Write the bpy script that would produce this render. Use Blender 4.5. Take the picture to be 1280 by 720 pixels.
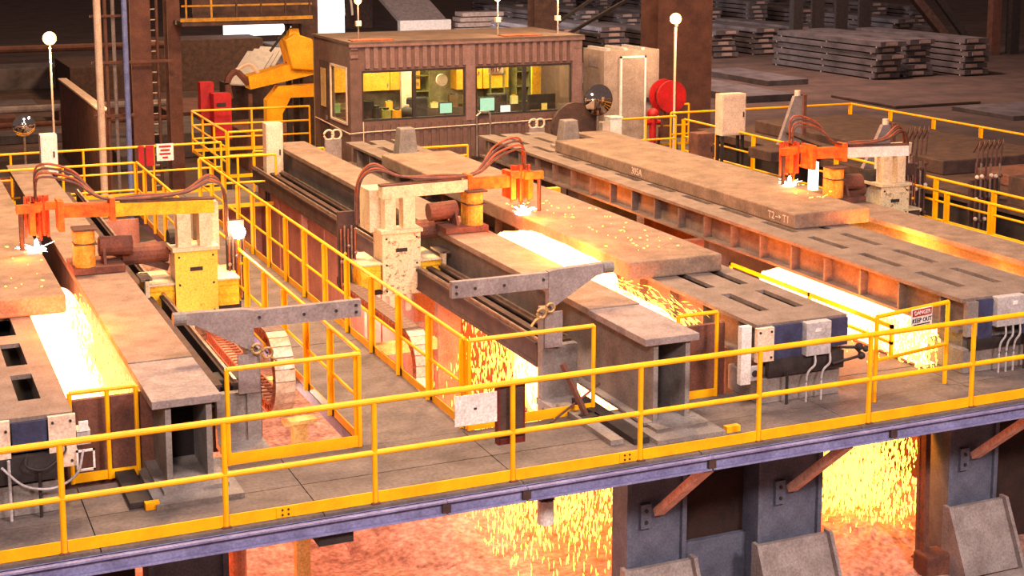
import bpy, math, random
from mathutils import Vector, Matrix, Euler

for o in list(bpy.data.objects):
    bpy.data.objects.remove(o, do_unlink=True)
scene = bpy.context.scene
col = scene.collection
R = math.radians
random.seed(7)

# ------------------------------------------------------------------ camera
cam_d = bpy.data.cameras.new('camera')
cam = bpy.data.objects.new('camera', cam_d)
col.objects.link(cam)
cam.location = (-1.402, -13.61, 5.774)
cam.rotation_euler = (R(90 - 8.7997), 0, R(-23.596))
cam_d.sensor_width = 36.0
cam_d.lens = 1848.654 / 1280 * 36.0
cam_d.shift_y = -(360 - 192.943) / 1280
cam_d.clip_end = 600
scene.camera = cam

# ------------------------------------------------------------------ world and large lights
w = bpy.data.worlds.new('mill_world')
scene.world = w
w.use_nodes = True
w.node_tree.nodes['Background'].inputs[0].default_value = (1.0, 0.64, 0.52, 1)
w.node_tree.nodes['Background'].inputs[1].default_value = 0.105
vs = scene.view_settings
vs.view_transform = 'Standard'
vs.look = 'None'
vs.gamma = 1.0
vs.use_curve_mapping = False
vs.exposure = 0.6


def area(name, loc, target, size, power, color):
    l = bpy.data.lights.new(name, 'AREA')
    l.shape = 'DISK'
    l.size = size
    l.energy = power
    l.color = color
    o = bpy.data.objects.new(name, l)
    col.objects.link(o)
    o.location = loc
    o.rotation_euler = (Vector(target) - Vector(loc)).to_track_quat('-Z', 'Y').to_euler()
    return o


def point(name, loc, power, color, radius=0.15):
    l = bpy.data.lights.new(name, 'POINT')
    l.energy = power
    l.color = color
    l.shadow_soft_size = radius
    o = bpy.data.objects.new(name, l)
    col.objects.link(o)
    o.location = loc
    return o


SODIUM = (1.0, 0.60, 0.30)
WARM = (1.0, 0.80, 0.72)
# unseen overhead lights added to fill the hall, first two from behind the camera
area('overhead_fill', (-4, -16, 12), (2, 1, -0.5), 3.0, 2300, WARM)
area('overhead_fill', (11, -15, 12), (10, 1, -0.5), 3.0, 2300, WARM)
area('overhead_fill', (4, -3, 15), (5, 3, 0), 3.0, 1300, WARM)
area('overhead_fill', (3, 10, 13), (4, 11, 0), 3.0, 2700, SODIUM)
area('overhead_fill', (11, 13, 13), (11, 13, 0), 3.0, 2200, SODIUM)
area('overhead_fill', (20, 26, 13), (20, 26, 0), 3.0, 1100, SODIUM)
area('overhead_fill', (5, 29, 13), (5, 29, 0), 3.0, 1300, SODIUM)
area('overhead_fill', (42, 50, 16), (44, 55, 0), 5.0, 5200, (1.0, 0.68, 0.55))
area('overhead_fill', (22, 48, 16), (20, 58, 0), 5.0, 5200, SODIUM)


# ------------------------------------------------------------------ materials
def lin(c):
    out = []
    for v in c:
        v = v / 255.0
        out.append(v / 12.92 if v <= 0.04045 else ((v + 0.055) / 1.055) ** 2.4)
    return tuple(out) + (1.0,)


MATS = {}


def M(key, c=None, c2=None, rough=0.6, metal=0.0, scale=4.0, detail=6.0, bump=0.0, stretch=(1, 1, 1), lo=0.35, hi=0.65, spec=0.4, grain=38.0, gamp=0.22):
    if key in MATS:
        return MATS[key]
    m = bpy.data.materials.new(key)
    m.use_nodes = True
    nt = m.node_tree
    b = nt.nodes['Principled BSDF']
    b.inputs['Roughness'].default_value = rough
    b.inputs['Metallic'].default_value = metal
    b.inputs['Specular IOR Level'].default_value = spec
    tc = nt.nodes.new('ShaderNodeTexCoord')
    mp = nt.nodes.new('ShaderNodeMapping')
    mp.inputs['Scale'].default_value = stretch
    nt.links.new(tc.outputs['Object'], mp.inputs['Vector'])
    nz = nt.nodes.new('ShaderNodeTexNoise')
    nz.inputs['Scale'].default_value = scale
    nz.inputs['Detail'].default_value = detail
    nz.inputs['Roughness'].default_value = 0.65
    nt.links.new(mp.outputs[0], nz.inputs['Vector'])
    cr = nt.nodes.new('ShaderNodeValToRGB')
    cr.color_ramp.elements[0].position = lo
    cr.color_ramp.elements[1].position = hi
    if c2 is None:
        c2 = tuple(v * 0.78 for v in c)
    cr.color_ramp.elements[0].color = lin(c2)
    cr.color_ramp.elements[1].color = lin(c)
    nt.links.new(nz.outputs['Fac'], cr.inputs[0])
    g2 = nt.nodes.new('ShaderNodeTexNoise')
    g2.inputs['Scale'].default_value = grain
    g2.inputs['Detail'].default_value = 3.0
    nt.links.new(tc.outputs['Object'], g2.inputs['Vector'])
    mr = nt.nodes.new('ShaderNodeMapRange')
    mr.inputs[1].default_value = 0.3
    mr.inputs[2].default_value = 0.7
    mr.inputs[3].default_value = 1 - gamp * 1.1
    mr.inputs[4].default_value = 1 + gamp
    nt.links.new(g2.outputs['Fac'], mr.inputs[0])
    vm = nt.nodes.new('ShaderNodeVectorMath')
    vm.operation = 'SCALE'
    nt.links.new(cr.outputs[0], vm.inputs[0])
    nt.links.new(mr.outputs[0], vm.inputs['Scale'])
    nt.links.new(vm.outputs[0], b.inputs['Base Color'])
    if bump:
        bp = nt.nodes.new('ShaderNodeBump')
        bp.inputs['Strength'].default_value = bump
        bp.inputs['Distance'].default_value = 0.05
        nt.links.new(nz.outputs['Fac'], bp.inputs['Height'])
        nt.links.new(bp.outputs[0], b.inputs['Normal'])
    MATS[key] = m
    return m


def E(key, c, strength):
    if key in MATS:
        return MATS[key]
    m = bpy.data.materials.new(key)
    m.use_nodes = True
    nt = m.node_tree
    nt.nodes.remove(nt.nodes['Principled BSDF'])
    e = nt.nodes.new('ShaderNodeEmission')
    e.inputs[0].default_value = tuple(c) + (1,)
    e.inputs[1].default_value = strength
    nt.links.new(e.outputs[0], nt.nodes['Material Output'].inputs[0])
    MATS[key] = m
    return m


yellow = M('safety_yellow', (250, 180, 6), (236, 158, 4), rough=0.45, scale=3, lo=0.3, hi=0.6, gamp=0.05)
deckm = M('deck_steel', (112, 100, 96), (82, 72, 70), rough=0.75, scale=1.6, detail=9, bump=0.12, stretch=(0.8, 1.4, 1), grain=24)
channelm = M('lavender_paint', (138, 136, 178), (110, 106, 146), rough=0.55, scale=3)
slabm = M('slab_scale', (142, 118, 102), (106, 88, 77), rough=0.85, scale=2.5, detail=9, bump=0.2)
slabfar = M('slab_dark', (98, 88, 92), (66, 58, 62), rough=0.8, scale=1.2)
beamm = M('beam_steel', (128, 112, 106), (100, 86, 80), rough=0.75, scale=3, detail=9, bump=0.1)
greym = M('grey_plate', (148, 134, 132), (118, 104, 104), rough=0.7, scale=4, detail=8)
girdm = M('girder_grey', (136, 128, 124), (108, 100, 98), rough=0.7, scale=3, detail=8)
rust = M('rust_brown', (120, 74, 58), (78, 50, 44), rough=0.85, scale=3, detail=8)
dark = M('dark_steel', (52, 44, 44), (34, 28, 30), rough=0.7, scale=5)
darkbrown = M('dark_brown', (84, 60, 52), (56, 40, 38), rough=0.8, scale=4)
blue = M('blue_paint', (98, 102, 120), (74, 78, 96), rough=0.6, scale=3)
navy = M('navy_paint', (56, 60, 92), (40, 42, 66), rough=0.55, scale=4)
beige = M('beige_paint', (212, 192, 158), (172, 150, 116), rough=0.6, scale=6, lo=0.2, hi=0.5)
beigespot = M('beige_spotted', (214, 194, 156), (122, 94, 66), rough=0.6, scale=14, detail=6, lo=0.34, hi=0.46)
myellow = M('machine_yellow', (244, 190, 40), (214, 150, 24), rough=0.55, scale=5)
orange = M('orange_hot_paint', (232, 112, 30), (190, 66, 20), rough=0.6, scale=8)
pinkwall = M('pink_wall', (190, 130, 112), (160, 104, 90), rough=0.85, scale=2, detail=8)
white = M('white_paint', (232, 224, 220), (206, 196, 192), rough=0.55, scale=5)
cream = M('cream_cabinet', (222, 196, 176), (200, 172, 152), rough=0.6, scale=4)
lgrey = M('light_grey', (176, 170, 172), (156, 150, 152), rough=0.5, scale=4)
hosem = M('hose_rubber', (96, 62, 54), (66, 44, 42), rough=0.6, scale=6)
hoseor = M('hose_orange', (164, 84, 50), (120, 60, 40), rough=0.6, scale=6)
red = M('red_paint', (176, 24, 28), (138, 16, 22), rough=0.5, scale=4)
darkred = M('dark_red', (112, 34, 28), (80, 24, 22), rough=0.6, scale=5)
steel = M('bare_steel', (196, 180, 172), (150, 130, 122), rough=0.3, metal=0.8, scale=6)
mirror = M('mirror_dome', (220, 215, 215), (210, 205, 205), rough=0.06, metal=1.0)
groundm = M('ground_sand', (190, 146, 132), (140, 100, 88), rough=0.95, scale=3.5, detail=12, bump=0.7, grain=14, gamp=0.3)
yardm = M('yard_floor', (92, 70, 64), (60, 46, 44), rough=0.95, scale=0.5, detail=9, bump=0.3)
concrete = M('concrete', (156, 146, 144), (126, 114, 112), rough=0.9, scale=3, detail=8)
cabwall = M('cabin_wall', (104, 78, 72), (84, 62, 58), rough=0.7, scale=4)
cabrib = M('cabin_rib', (128, 100, 98), (106, 82, 80), rough=0.65, scale=4)
colbrown = M('column_brown', (108, 70, 58), (80, 52, 46), rough=0.85, scale=2, detail=8)
mach_y = M('manipulator_yellow', (250, 184, 20), (226, 150, 10), rough=0.5, scale=2)
chalk = M('chalk_white', (226, 200, 184), (200, 170, 156), rough=0.9)
ink = M('black_ink', (40, 34, 34), (34, 30, 30), rough=0.8)

fire_w = E('fire_white', (1.0, 0.25, 0.085), 10.5)
fire_y = E('fire_yellow', (1.0, 0.33, 0.04), 4.0)
spark_y = E('spark_yellow', (1.0, 0.60, 0.07), 3.4)
spark_o = E('spark_orange', (1.0, 0.38, 0.05), 4.0)
torch_w = E('torch_white', (1.0, 0.88, 0.75), 14.0)
lamp_e = E('lamp_sodium', (1.0, 0.55, 0.16), 5.0)
lamp_w = E('lamp_white', (1.0, 0.86, 0.62), 30.0)
daylight = E('daylight', (1.0, 0.95, 0.93), 1.6)


def glass_mat():
    m = bpy.data.materials.new('window_glass')
    m.use_nodes = True
    nt = m.node_tree
    nt.nodes.remove(nt.nodes['Principled BSDF'])
    t = nt.nodes.new('ShaderNodeBsdfTransparent')
    t.inputs[0].default_value = (0.96, 0.97, 0.92, 1)
    g = nt.nodes.new('ShaderNodeBsdfGlossy')
    g.inputs['Roughness'].default_value = 0.05
    mx = nt.nodes.new('ShaderNodeMixShader')
    mx.inputs[0].default_value = 0.06
    nt.links.new(t.outputs[0], mx.inputs[1])
    nt.links.new(g.outputs[0], mx.inputs[2])
    nt.links.new(mx.outputs[0], nt.nodes['Material Output'].inputs[0])
    return m


glass = glass_mat()

# ------------------------------------------------------------------ mesh helpers
ORG = {}


class MB:
    def __init__(self):
        self.v = []
        self.f = []

    def hexa(self, p):
        n = len(self.v)
        self.v += [tuple(q) for q in p]
        for q in ((0, 3, 2, 1), (4, 5, 6, 7), (0, 1, 5, 4), (1, 2, 6, 5), (2, 3, 7, 6), (3, 0, 4, 7)):
            self.f.append(tuple(n + i for i in q))
        return self

    def box(self, x0, x1, y0, y1, z0, z1):
        if x0 > x1: x0, x1 = x1, x0
        if y0 > y1: y0, y1 = y1, y0
        if z0 > z1: z0, z1 = z1, z0
        return self.hexa([(x0, y0, z0), (x1, y0, z0), (x1, y1, z0), (x0, y1, z0),
                          (x0, y0, z1), (x1, y0, z1), (x1, y1, z1), (x0, y1, z1)])

    def bar(self, a, b, wx, wz, up=(0, 0, 1)):
        a = Vector(a); b = Vector(b)
        d = (b - a).normalized()
        s = d.cross(Vector(up))
        if s.length < 1e-4: s = d.cross(Vector((1, 0, 0)))
        s.normalize()
        u = s.cross(d)
        s = s * wx / 2; u = u * wz / 2
        return self.hexa([a - s - u, a + s - u, b + s - u, b - s - u, a - s + u, a + s + u, b + s + u, b - s + u])

    def cyl(self, a, b, r0, r1=None, n=10):
        if r1 is None: r1 = r0
        a = Vector(a); b = Vector(b)
        d = (b - a).normalized()
        s = d.cross(Vector((0, 0, 1)))
        if s.length < 1e-4: s = Vector((1, 0, 0))
        s.normalize()
        u = d.cross(s)
        k = len(self.v)
        for p, r in ((a, r0), (b, r1)):
            for i in range(n):
                t = 2 * math.pi * i / n
                self.v.append(tuple(p + s * (math.cos(t) * r) + u * (math.sin(t) * r)))
        for i in range(n):
            j = (i + 1) % n
            self.f.append((k + i, k + j, k + n + j, k + n + i))
        self.f.append(tuple(k + i for i in reversed(range(n))))
        self.f.append(tuple(k + n + i for i in range(n)))
        return self

    def tube(self, pts, r, n=6):
        pts = [Vector(p) for p in pts]
        k = len(self.v)
        ref = Vector((0, 0, 1))
        for i, p in enumerate(pts):
            d = (pts[min(i + 1, len(pts) - 1)] - pts[max(i - 1, 0)]).normalized()
            s = d.cross(ref)
            if s.length < 0.05: s = d.cross(Vector((1, 0.3, 0)))
            s.normalize()
            u = d.cross(s)
            for q in range(n):
                t = 2 * math.pi * q / n
                self.v.append(tuple(p + s * (math.cos(t) * r) + u * (math.sin(t) * r)))
        for i in range(len(pts) - 1):
            for q in range(n):
                j = (q + 1) % n
                a = k + i * n
                self.f.append((a + q, a + j, a + n + j, a + n + q))
        self.f.append(tuple(k + i for i in reversed(range(n))))
        e = k + (len(pts) - 1) * n
        self.f.append(tuple(e + i for i in range(n)))
        return self

    def prism(self, poly, axis, a, b):
        n = len(poly)
        k = len(self.v)
        for t in (a, b):
            for (p, q) in poly:
                if axis == 'x': self.v.append((t, p, q))
                elif axis == 'y': self.v.append((p, t, q))
                else: self.v.append((p, q, t))
        self.f.append(tuple(k + i for i in reversed(range(n))))
        self.f.append(tuple(k + n + i for i in range(n)))
        for i in range(n):
            j = (i + 1) % n
            self.f.append((k + i, k + j, k + n + j, k + n + i))
        return self

    def ball(self, c, rx, ry=None, rz=None, nu=14, nv=8, e=1.0, jit=0.0, rnd=None):
        ry = ry or rx; rz = rz or rx
        k = len(self.v)
        sg = lambda v: math.copysign(abs(v) ** e, v)
        for i in range(nv + 1):
            ph = -math.pi / 2 + math.pi * i / nv
            for j in range(nu):
                th = 2 * math.pi * j / nu
                q = 1 + ((rnd or random).uniform(-jit, jit) if jit else 0)
                self.v.append((c[0] + rx * sg(math.cos(ph)) * sg(math.cos(th)) * q,
                               c[1] + ry * sg(math.cos(ph)) * sg(math.sin(th)) * q,
                               c[2] + rz * sg(math.sin(ph)) * q))
        for i in range(nv):
            for j in range(nu):
                jj = (j + 1) % nu
                a = k + i * nu
                self.f.append((a + j, a + jj, a + nu + jj, a + nu + j))
        return self

    def mesh(self, name, mat, org=(0, 0, 0), smooth=False):
        me = bpy.data.meshes.new(name)
        o = Vector(org)
        me.from_pydata([tuple(Vector(p) - o) for p in self.v], [], self.f)
        me.materials.append(mat)
        if smooth:
            for p in me.polygons: p.use_smooth = True
        me.update()
        return me

    def build(self, name, mat, parent=None, origin=None, smooth=False, bevel=0.0, label=None, cat=None, group=None, kind=None):
        if parent is not None:
            org = ORG[parent.name]
        else:
            if origin is None:
                xs = [p[0] for p in self.v]; ys = [p[1] for p in self.v]; zs = [p[2] for p in self.v]
                origin = ((min(xs) + max(xs)) / 2, (min(ys) + max(ys)) / 2, min(zs))
            org = Vector(origin)
        me = self.mesh(name, mat, org, smooth)
        o = bpy.data.objects.new(name, me)
        col.objects.link(o)
        if parent is not None:
            o.parent = parent
        else:
            o.location = org
        ORG[o.name] = Vector(org)
        if bevel:
            b = o.modifiers.new('bevel', 'BEVEL')
            b.width = bevel
            b.segments = 2
            b.limit_method = 'ANGLE'
        tag(o, label, cat, group, kind)
        return o


def tag(o, label=None, cat=None, group=None, kind=None):
    if label: o['label'] = label
    if cat: o['category'] = cat
    if group: o['group'] = group
    if kind: o['kind'] = kind
    return o


def thing(name, label, cat, loc, group=None, kind=None):
    o = bpy.data.objects.new(name, None)
    o.empty_display_size = 0.2
    col.objects.link(o)
    o.location = loc
    ORG[o.name] = Vector(loc)
    tag(o, label, cat, group, kind)
    return o


def B(x0, x1, y0, y1, z0, z1):
    return MB().box(x0, x1, y0, y1, z0, z1)


def inst(name, me, parent, world, rot=(0, 0, 0)):
    o = bpy.data.objects.new(name, me)
    col.objects.link(o)
    if parent is not None:
        o.parent = parent
        o.location = Vector(world) - ORG[parent.name]
    else:
        o.location = world
    o.rotation_euler = rot
    ORG[o.name] = Vector(world)
    return o


def text_part(s, size, mat, parent, world, rot, depth=0.004, name='lettering'):
    cu = bpy.data.curves.new('lettering', 'FONT')
    cu.body = s
    cu.size = size
    cu.extrude = depth
    cu.align_x = 'CENTER'
    cu.align_y = 'CENTER'
    cu.resolution_u = 2
    t = bpy.data.objects.new('lettering', cu)
    col.objects.link(t)
    bpy.context.view_layer.update()
    dg = bpy.context.evaluated_depsgraph_get()
    me = bpy.data.meshes.new_from_object(t.evaluated_get(dg))
    bpy.data.objects.remove(t, do_unlink=True)
    me.materials.clear()
    me.materials.append(mat)
    return inst(name, me, parent, world, rot)


def arc(c, r, a0, a1, n, plane='yz', x=0):
    out = []
    for i in range(n + 1):
        t = R(a0 + (a1 - a0) * i / n)
        p, q = c[0] + r * math.cos(t), c[1] + r * math.sin(t)
        out.append((x, p, q) if plane == 'yz' else (p, x, q))
    return out


def curve_pts(pts, n=8):
    """Catmull-Rom through pts"""
    P = [Vector(p) for p in pts]
    P = [P[0] * 2 - P[1]] + P + [P[-1] * 2 - P[-2]]
    out = []
    for i in range(1, len(P) - 2):
        for k in range(n):
            t = k / n
            a, b, c, d = P[i - 1], P[i], P[i + 1], P[i + 2]
            out.append(0.5 * ((2 * b) + (c - a) * t + (2 * a - 5 * b + 4 * c - d) * t * t + (3 * b - a - 3 * c + d) * t ** 3))
    out.append(P[-2])
    return out


# ------------------------------------------------------------------ railings
def railing(label, pts, spacing=1.1, h=1.07, z=0.0, toe=0.10, mid=True, style='angle', r=0.024, group=None, mids=(0.52,), posts_at=None):
    t = thing('railing', label, 'railing', (pts[0][0], pts[0][1], z), group)
    n = len(pts)
    for i in range(n - 1):
        a = Vector((pts[i][0], pts[i][1], z)); b = Vector((pts[i + 1][0], pts[i + 1][1], z))
        L = (b - a).length
        d = (b - a) / L
        s = Vector((-d.y, d.x, 0))
        up = Vector((0, 0, 1))
        k = max(1, round(L / spacing))
        idx = range(k + 1) if i == n - 2 else range(k)
        for j in idx:
            p = a + d * (L * j / k)
            m = MB()
            if style == 'angle':
                wv = 0.075
                m.bar(p + d * 0.0, p + up * h, 0.012, wv, up=d)
                m.bar(p + d * (wv / 2) + s * 0.03, p + d * (wv / 2) + s * 0.03 + up * h, 0.06, 0.012, up=d)
            else:
                m.cyl(p + up * 0.0, p + up * h, r * 0.95, n=8)
            m.build('post', yellow, t)
        MB().cyl(a + up * h, b + up * h, r, n=8).build('top_rail', yellow, t, smooth=False)
        if mid:
            for q in mids:
                MB().cyl(a + up * q, b + up * q, r * 0.85, n=8).build('mid_rail', yellow, t)
        if toe:
            MB().bar(a + up * (toe / 2), b + up * (toe / 2), 0.012, toe).build('toe_board', yellow, t)
    return t

# ================================================================== structure
GZ = -2.6
# mill floor: sandy pit ground below the cutting stations, dark yard behind
def ground(name, x0, x1, y0, y1, nx, ny, z, amp, mat, seed):
    rnd = random.Random(seed)
    m = MB()
    for j in range(ny + 1):
        for i in range(nx + 1):
            m.v.append((x0 + (x1 - x0) * i / nx, y0 + (y1 - y0) * j / ny, z + rnd.uniform(-amp, amp)))
    for j in range(ny):
        for i in range(nx):
            a = j * (nx + 1) + i
            m.f.append((a, a + 1, a + nx + 2, a + nx + 1))
    o = m.build(name, mat, origin=(x0, y0, z), smooth=True)
    tag(o, kind='structure')
    return o

ground('floor', -14, 26, -4, 26, 90, 70, GZ, 0.05, groundm, 3)
ground('floor', -160, 260, 26, 230, 60, 40, GZ, 0.02, yardm, 4)
ground('floor', 26, 120, -4, 26, 20, 10, GZ, 0.02, yardm, 5)
ground('floor', -60, -14, -4, 26, 10, 10, GZ, 0.02, yardm, 6)
tag(B(-160, 260, 229, 230, GZ, 30).build('wall_back', darkbrown, origin=(50, 229, GZ)), kind='structure')

# ---- walkway deck, built of plates
deck = thing('walkway_deck', None, None, (4, 0, 0), kind='structure')
gap = 0.006
x = -4.0
while x < 21.9:
    x1 = x + 2.16
    for (ya, yb) in ((-0.08, 0.78), (0.78, 1.63)):
        B(x + gap, x1 - gap, ya + gap, yb - gap, -0.03 - random.uniform(0, 0.003), -random.uniform(0, 0.004)).build('deck_plate', deckm, deck)
    x = x1
y = 1.63
while y < 18.3:
    y1 = y + 1.39
    B(3.43 + gap, 4.70 - gap, y + gap, y1 - gap, -0.03, -random.uniform(0, 0.004)).build('deck_plate', deckm, deck)
    y = y1
# back cross walkway and the aprons round the rear of the beams
for (x0, x1, y0, y1) in ((-4, -1, 16.25, 18.4), (-1, 2, 16.25, 18.4), (2, 3.43, 16.25, 18.4), (4.70, 6.2, 16.25, 18.4), (6.2, 9.0, 17.9, 19.4), (9.0, 12, 17.9, 19.4),
                         (12, 15.2, 17.9, 19.4), (15.2, 17.2, 17.7, 21.5), (17.2, 20, 17.7, 21.5), (9.62, 11.1, 1.63, 3.3), (16.05, 16.9, 3.5, 6), (16.05, 16.9, 6, 8.5), (16.05, 16.9, 8.5, 11),
                         (16.05, 16.9, 11, 14), (16.05, 16.9, 14, 17.7)):
    B(x0 + gap, x1 - gap, y0 + gap, y1 - gap, -0.03, 0).build('deck_plate', deckm, deck)
# joists under the walkways
for xj in (3.5, 4.6):
    B(xj - 0.04, xj + 0.04, 1.7, 18.3, -0.19, -0.032).build('joist', channelm, deck)
for yj in (0.75, 1.55):
    B(-4, 21.8, yj - 0.04, yj + 0.04, -0.19, -0.036).build('joist', blue, deck)

# ---- lavender edge channel along the front
ch = thing('edge_channel', 'lavender painted steel channel along the front edge of the walkway', 'steel beam', (4, -0.1, -0.2))
cuts = [-4.0, -0.6, 3.75, 4.65, 6.9, 9.37, 12.6, 16, 21]
for a, b in zip(cuts[:-1], cuts[1:]):
    m = MB()
    m.box(a + 0.012, b - 0.012, -0.115, -0.095, -0.19, -0.035)
    m.box(a + 0.004, b - 0.004, -0.175, -0.03, -0.055, -0.035)
    m.box(a + 0.012, b - 0.012, -0.165, -0.115, -0.19, -0.172)
    m.build('channel_length', channelm, ch)
for a in cuts[1:-1]:
    B(a - 0.045, a + 0.045, -0.155, -0.09, -0.185, -0.06).build('splice_bracket', darkbrown, ch)

# ---- front railing
fr = thing('railing', 'long yellow tube railing across the whole front of the walkway', 'railing', (0, 0, 0))
for i in range(-2, 14):
    X = i * 1.517
    MB().cyl((X, 0, 0.0), (X, 0, 1.07), 0.029, n=10).build('post', yellow, fr)
    B(X - 0.045, X + 0.045, -0.05, 0.05, 0.0, 0.012).build('base_plate', rust, fr)
MB().cyl((-4, 0, 1.07), (20.5, 0, 1.07), 0.032, n=10).build('top_rail', yellow, fr)
MB().cyl((-4, 0, 0.53), (20.5, 0, 0.53), 0.029, n=10).build('mid_rail', yellow, fr)
for i in range(-2, 13):
    X = i * 1.517
    B(X + 0.032, X + 1.517 - 0.032, -0.012, 0.0, 0.004, 0.122).build('toe_board', yellow, fr)
for X in (2.1, 5.9):
    sp = B(X - 0.09, X + 0.09, -0.02, -0.012, 0.01, 0.118).build('splice_plate', yellow, fr)
    for dx in (-0.03, 0.03):
        for zz in (0.04, 0.09):
            MB().cyl((X + dx, -0.028, zz), (X + dx, -0.018, zz), 0.011, n=8).build('bolt', dark, sp)

# ---- inner railings round the openings
railing('yellow angle-post railing along left side of the centre walkway', [(3.43, 1.72), (3.43, 9.0), (3.43, 16.3)], spacing=1.05)
railing('yellow angle-post railing along right side of the centre walkway', [(4.70, 1.72), (4.70, 16.2)], spacing=1.12)
railing('short yellow guard rail in front of the pit with the white cable chain', [(1.92, 1.64), (3.40, 1.64)], spacing=1.5, toe=0.13, mid=False, style='tube', r=0.028)
railing('short yellow guard rail in front of the pit behind the blank white sign', [(4.72, 1.64), (6.32, 1.64)], spacing=1.6, toe=0.12, mid=False, style='tube', r=0.028)
railing('small yellow guard rail in front of the bright left fire pit', [(0.30, 1.76), (0.68, 1.76), (0.98, 1.76)], spacing=0.4, toe=0.1, mid=False, style='tube', r=0.026, h=0.98)
railing('small yellow guard rail between middle girder and slotted beam end', [(7.45, 1.6), (8.0, 1.6)], spacing=0.6, toe=0.1, mid=False, style='tube', r=0.026)
gr = railing('yellow guard rail carrying the danger sign', [(9.66, 0.62), (10.94, 0.86)], spacing=1.3, toe=0, style='tube', r=0.028)
railing('yellow railing across the back walkway left of the control cabin', [(-3.2, 18.4), (5.6, 18.4)], spacing=1.45, style='tube', toe=0.08, r=0.026)
railing('yellow railing at the far end of the left machine pit', [(0.6, 16.25), (3.38, 16.25)], spacing=1.3, style='tube', toe=0.08, r=0.026)
railing('yellow gate rail at the rear end of the centre walkway by grey cabinet', [(4.68, 16.28), (6.26, 16.22)], spacing=0.8, style='tube', toe=0.08, r=0.026)
railing('yellow railing round the corner near red box and manipulator', [(6.08, 20.0), (6.15, 24.2), (9.2, 24.0)], spacing=1.4, style='tube', toe=0.08, r=0.028, mids=(0.35, 0.7))
railing('short yellow railing below the red box', [(6.1, 19.9), (7.3, 19.9)], spacing=0.7, style='tube', toe=0.08, r=0.028)
railing('yellow railing behind right cutting machine along upper walkway', [(16.9, 3.6), (16.9, 17.7)], spacing=1.6, style='angle', toe=0.0, r=0.026, mids=(0.3, 0.65))
railing('yellow railing with heavy posts next to right cutting machine', [(16.05, 3.6), (16.05, 8.1)], spacing=1.16, style='angle', toe=0.08, r=0.026)
railing('long yellow railing along the far right edge of the platform', [(22.6, 3.5), (22.6, 18.7)], spacing=1.7, style='angle', toe=0, r=0.028)
railing('yellow railing across the back of the far right table', [(17.2, 18.9), (22.6, 18.7)], spacing=1.9, style='tube', toe=0, r=0.028)
railing('yellow railing beside the red hose reel', [(15.3, 18.3), (17.0, 18.3)], spacing=0.8, style='tube', toe=0.06, r=0.028)
railing('yellow railing in front of the white kiosk and hydrant', [(16.6, 20.4), (18.6, 20.4)], spacing=0.9, style='tube', toe=0.06, r=0.028)
railing('low yellow rail end between two slotted beams by cabin', [(6.2, 17.9), (7.75, 17.75)], spacing=1.5, style='tube', toe=0, r=0.026, mid=False, h=0.9)
railing('low yellow rail between rear ends of the two slotted beams', [(9.9, 17.85), (11.2, 17.8)], spacing=1.3, style='tube', toe=0.08, r=0.028, h=0.75)

# ---- pit columns under the deck with feet and braces
def pit_column(label, x0, x1, wy=0.30, brace=True):
    yc = 1.05
    t = thing('pit_column', label, 'column', ((x0 + x1) / 2, yc + wy / 2, GZ), 'columns under the walkway')
    m = MB()
    m.box(x0, x1, yc + 0.02, yc + 0.05, GZ + 0.05, -0.20)
    m.box(x0, x1, yc + wy - 0.05, yc + wy, GZ + 0.05, -0.20)
    m.build('web', blue, t)
    for xx in (x0, x1):
        B(xx - 0.03, xx + 0.03, yc - 0.03, yc + wy + 0.05, GZ + 0.05, -0.20).build('flange', blue, t)
    f = B(x0 - 0.12, x1 + 0.14, yc - 0.12, yc + wy + 0.1, GZ, GZ + 0.06).build('foot', concrete, t)
    m = MB()
    m.hexa([(x0 - 0.12, yc - 0.5, GZ + 0.05), (x1 + 0.06, yc - 0.5, GZ + 0.05), (x1 + 0.06, yc - 0.46, GZ + 0.05), (x0 - 0.12, yc - 0.46, GZ + 0.05),
            (x0 - 0.12, yc - 0.14, GZ + 0.86), (x1 + 0.06, yc - 0.14, GZ + 0.86), (x1 + 0.06, yc - 0.08, GZ + 0.86), (x0 - 0.12, yc - 0.08, GZ + 0.86)])
    m.build('shield_plate', concrete, t)
    for xx in (x0 - 0.12, x1 + 0.06):
        MB().prism([(yc - 0.62, GZ), (yc - 0.08, GZ), (yc - 0.08, GZ + 0.90), (yc - 0.2, GZ + 0.90)], 'x', xx - 0.025, xx + 0.025).build('gusset', concrete, t)
    if brace:
        xc = (x0 + x1) / 2 + 0.02
        MB().bar((xc, yc - 0.02, -1.12), (xc, -0.06, -0.20), 0.13, 0.09).build('brace', M('brace_pink', (230, 184, 164), (196, 144, 126), rough=0.8), t)
        g = B(xc - 0.24, xc - 0.10, yc - 0.03, yc + 0.02, -1.30, -1.0).build('clip_plate', blue, t)
        for zz in (-1.22, -1.08):
            MB().cyl((xc - 0.17, yc - 0.05, zz), (xc - 0.17, yc - 0.02, zz), 0.022, n=8).build('bolt', dark, g)
    return t

pit_column('blue steel column under the left girder at the bottom edge', 0.95, 1.72, brace=False)
pit_column('blue steel column under the middle girder with a diagonal brace', 6.50, 7.25)
pit_column('blue steel column under the middle slotted beam beside spark curtain', 8.32, 9.20)
pit_column('blue steel column under the right slotted beam with leaning beam', 11.25, 12.0)
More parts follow.
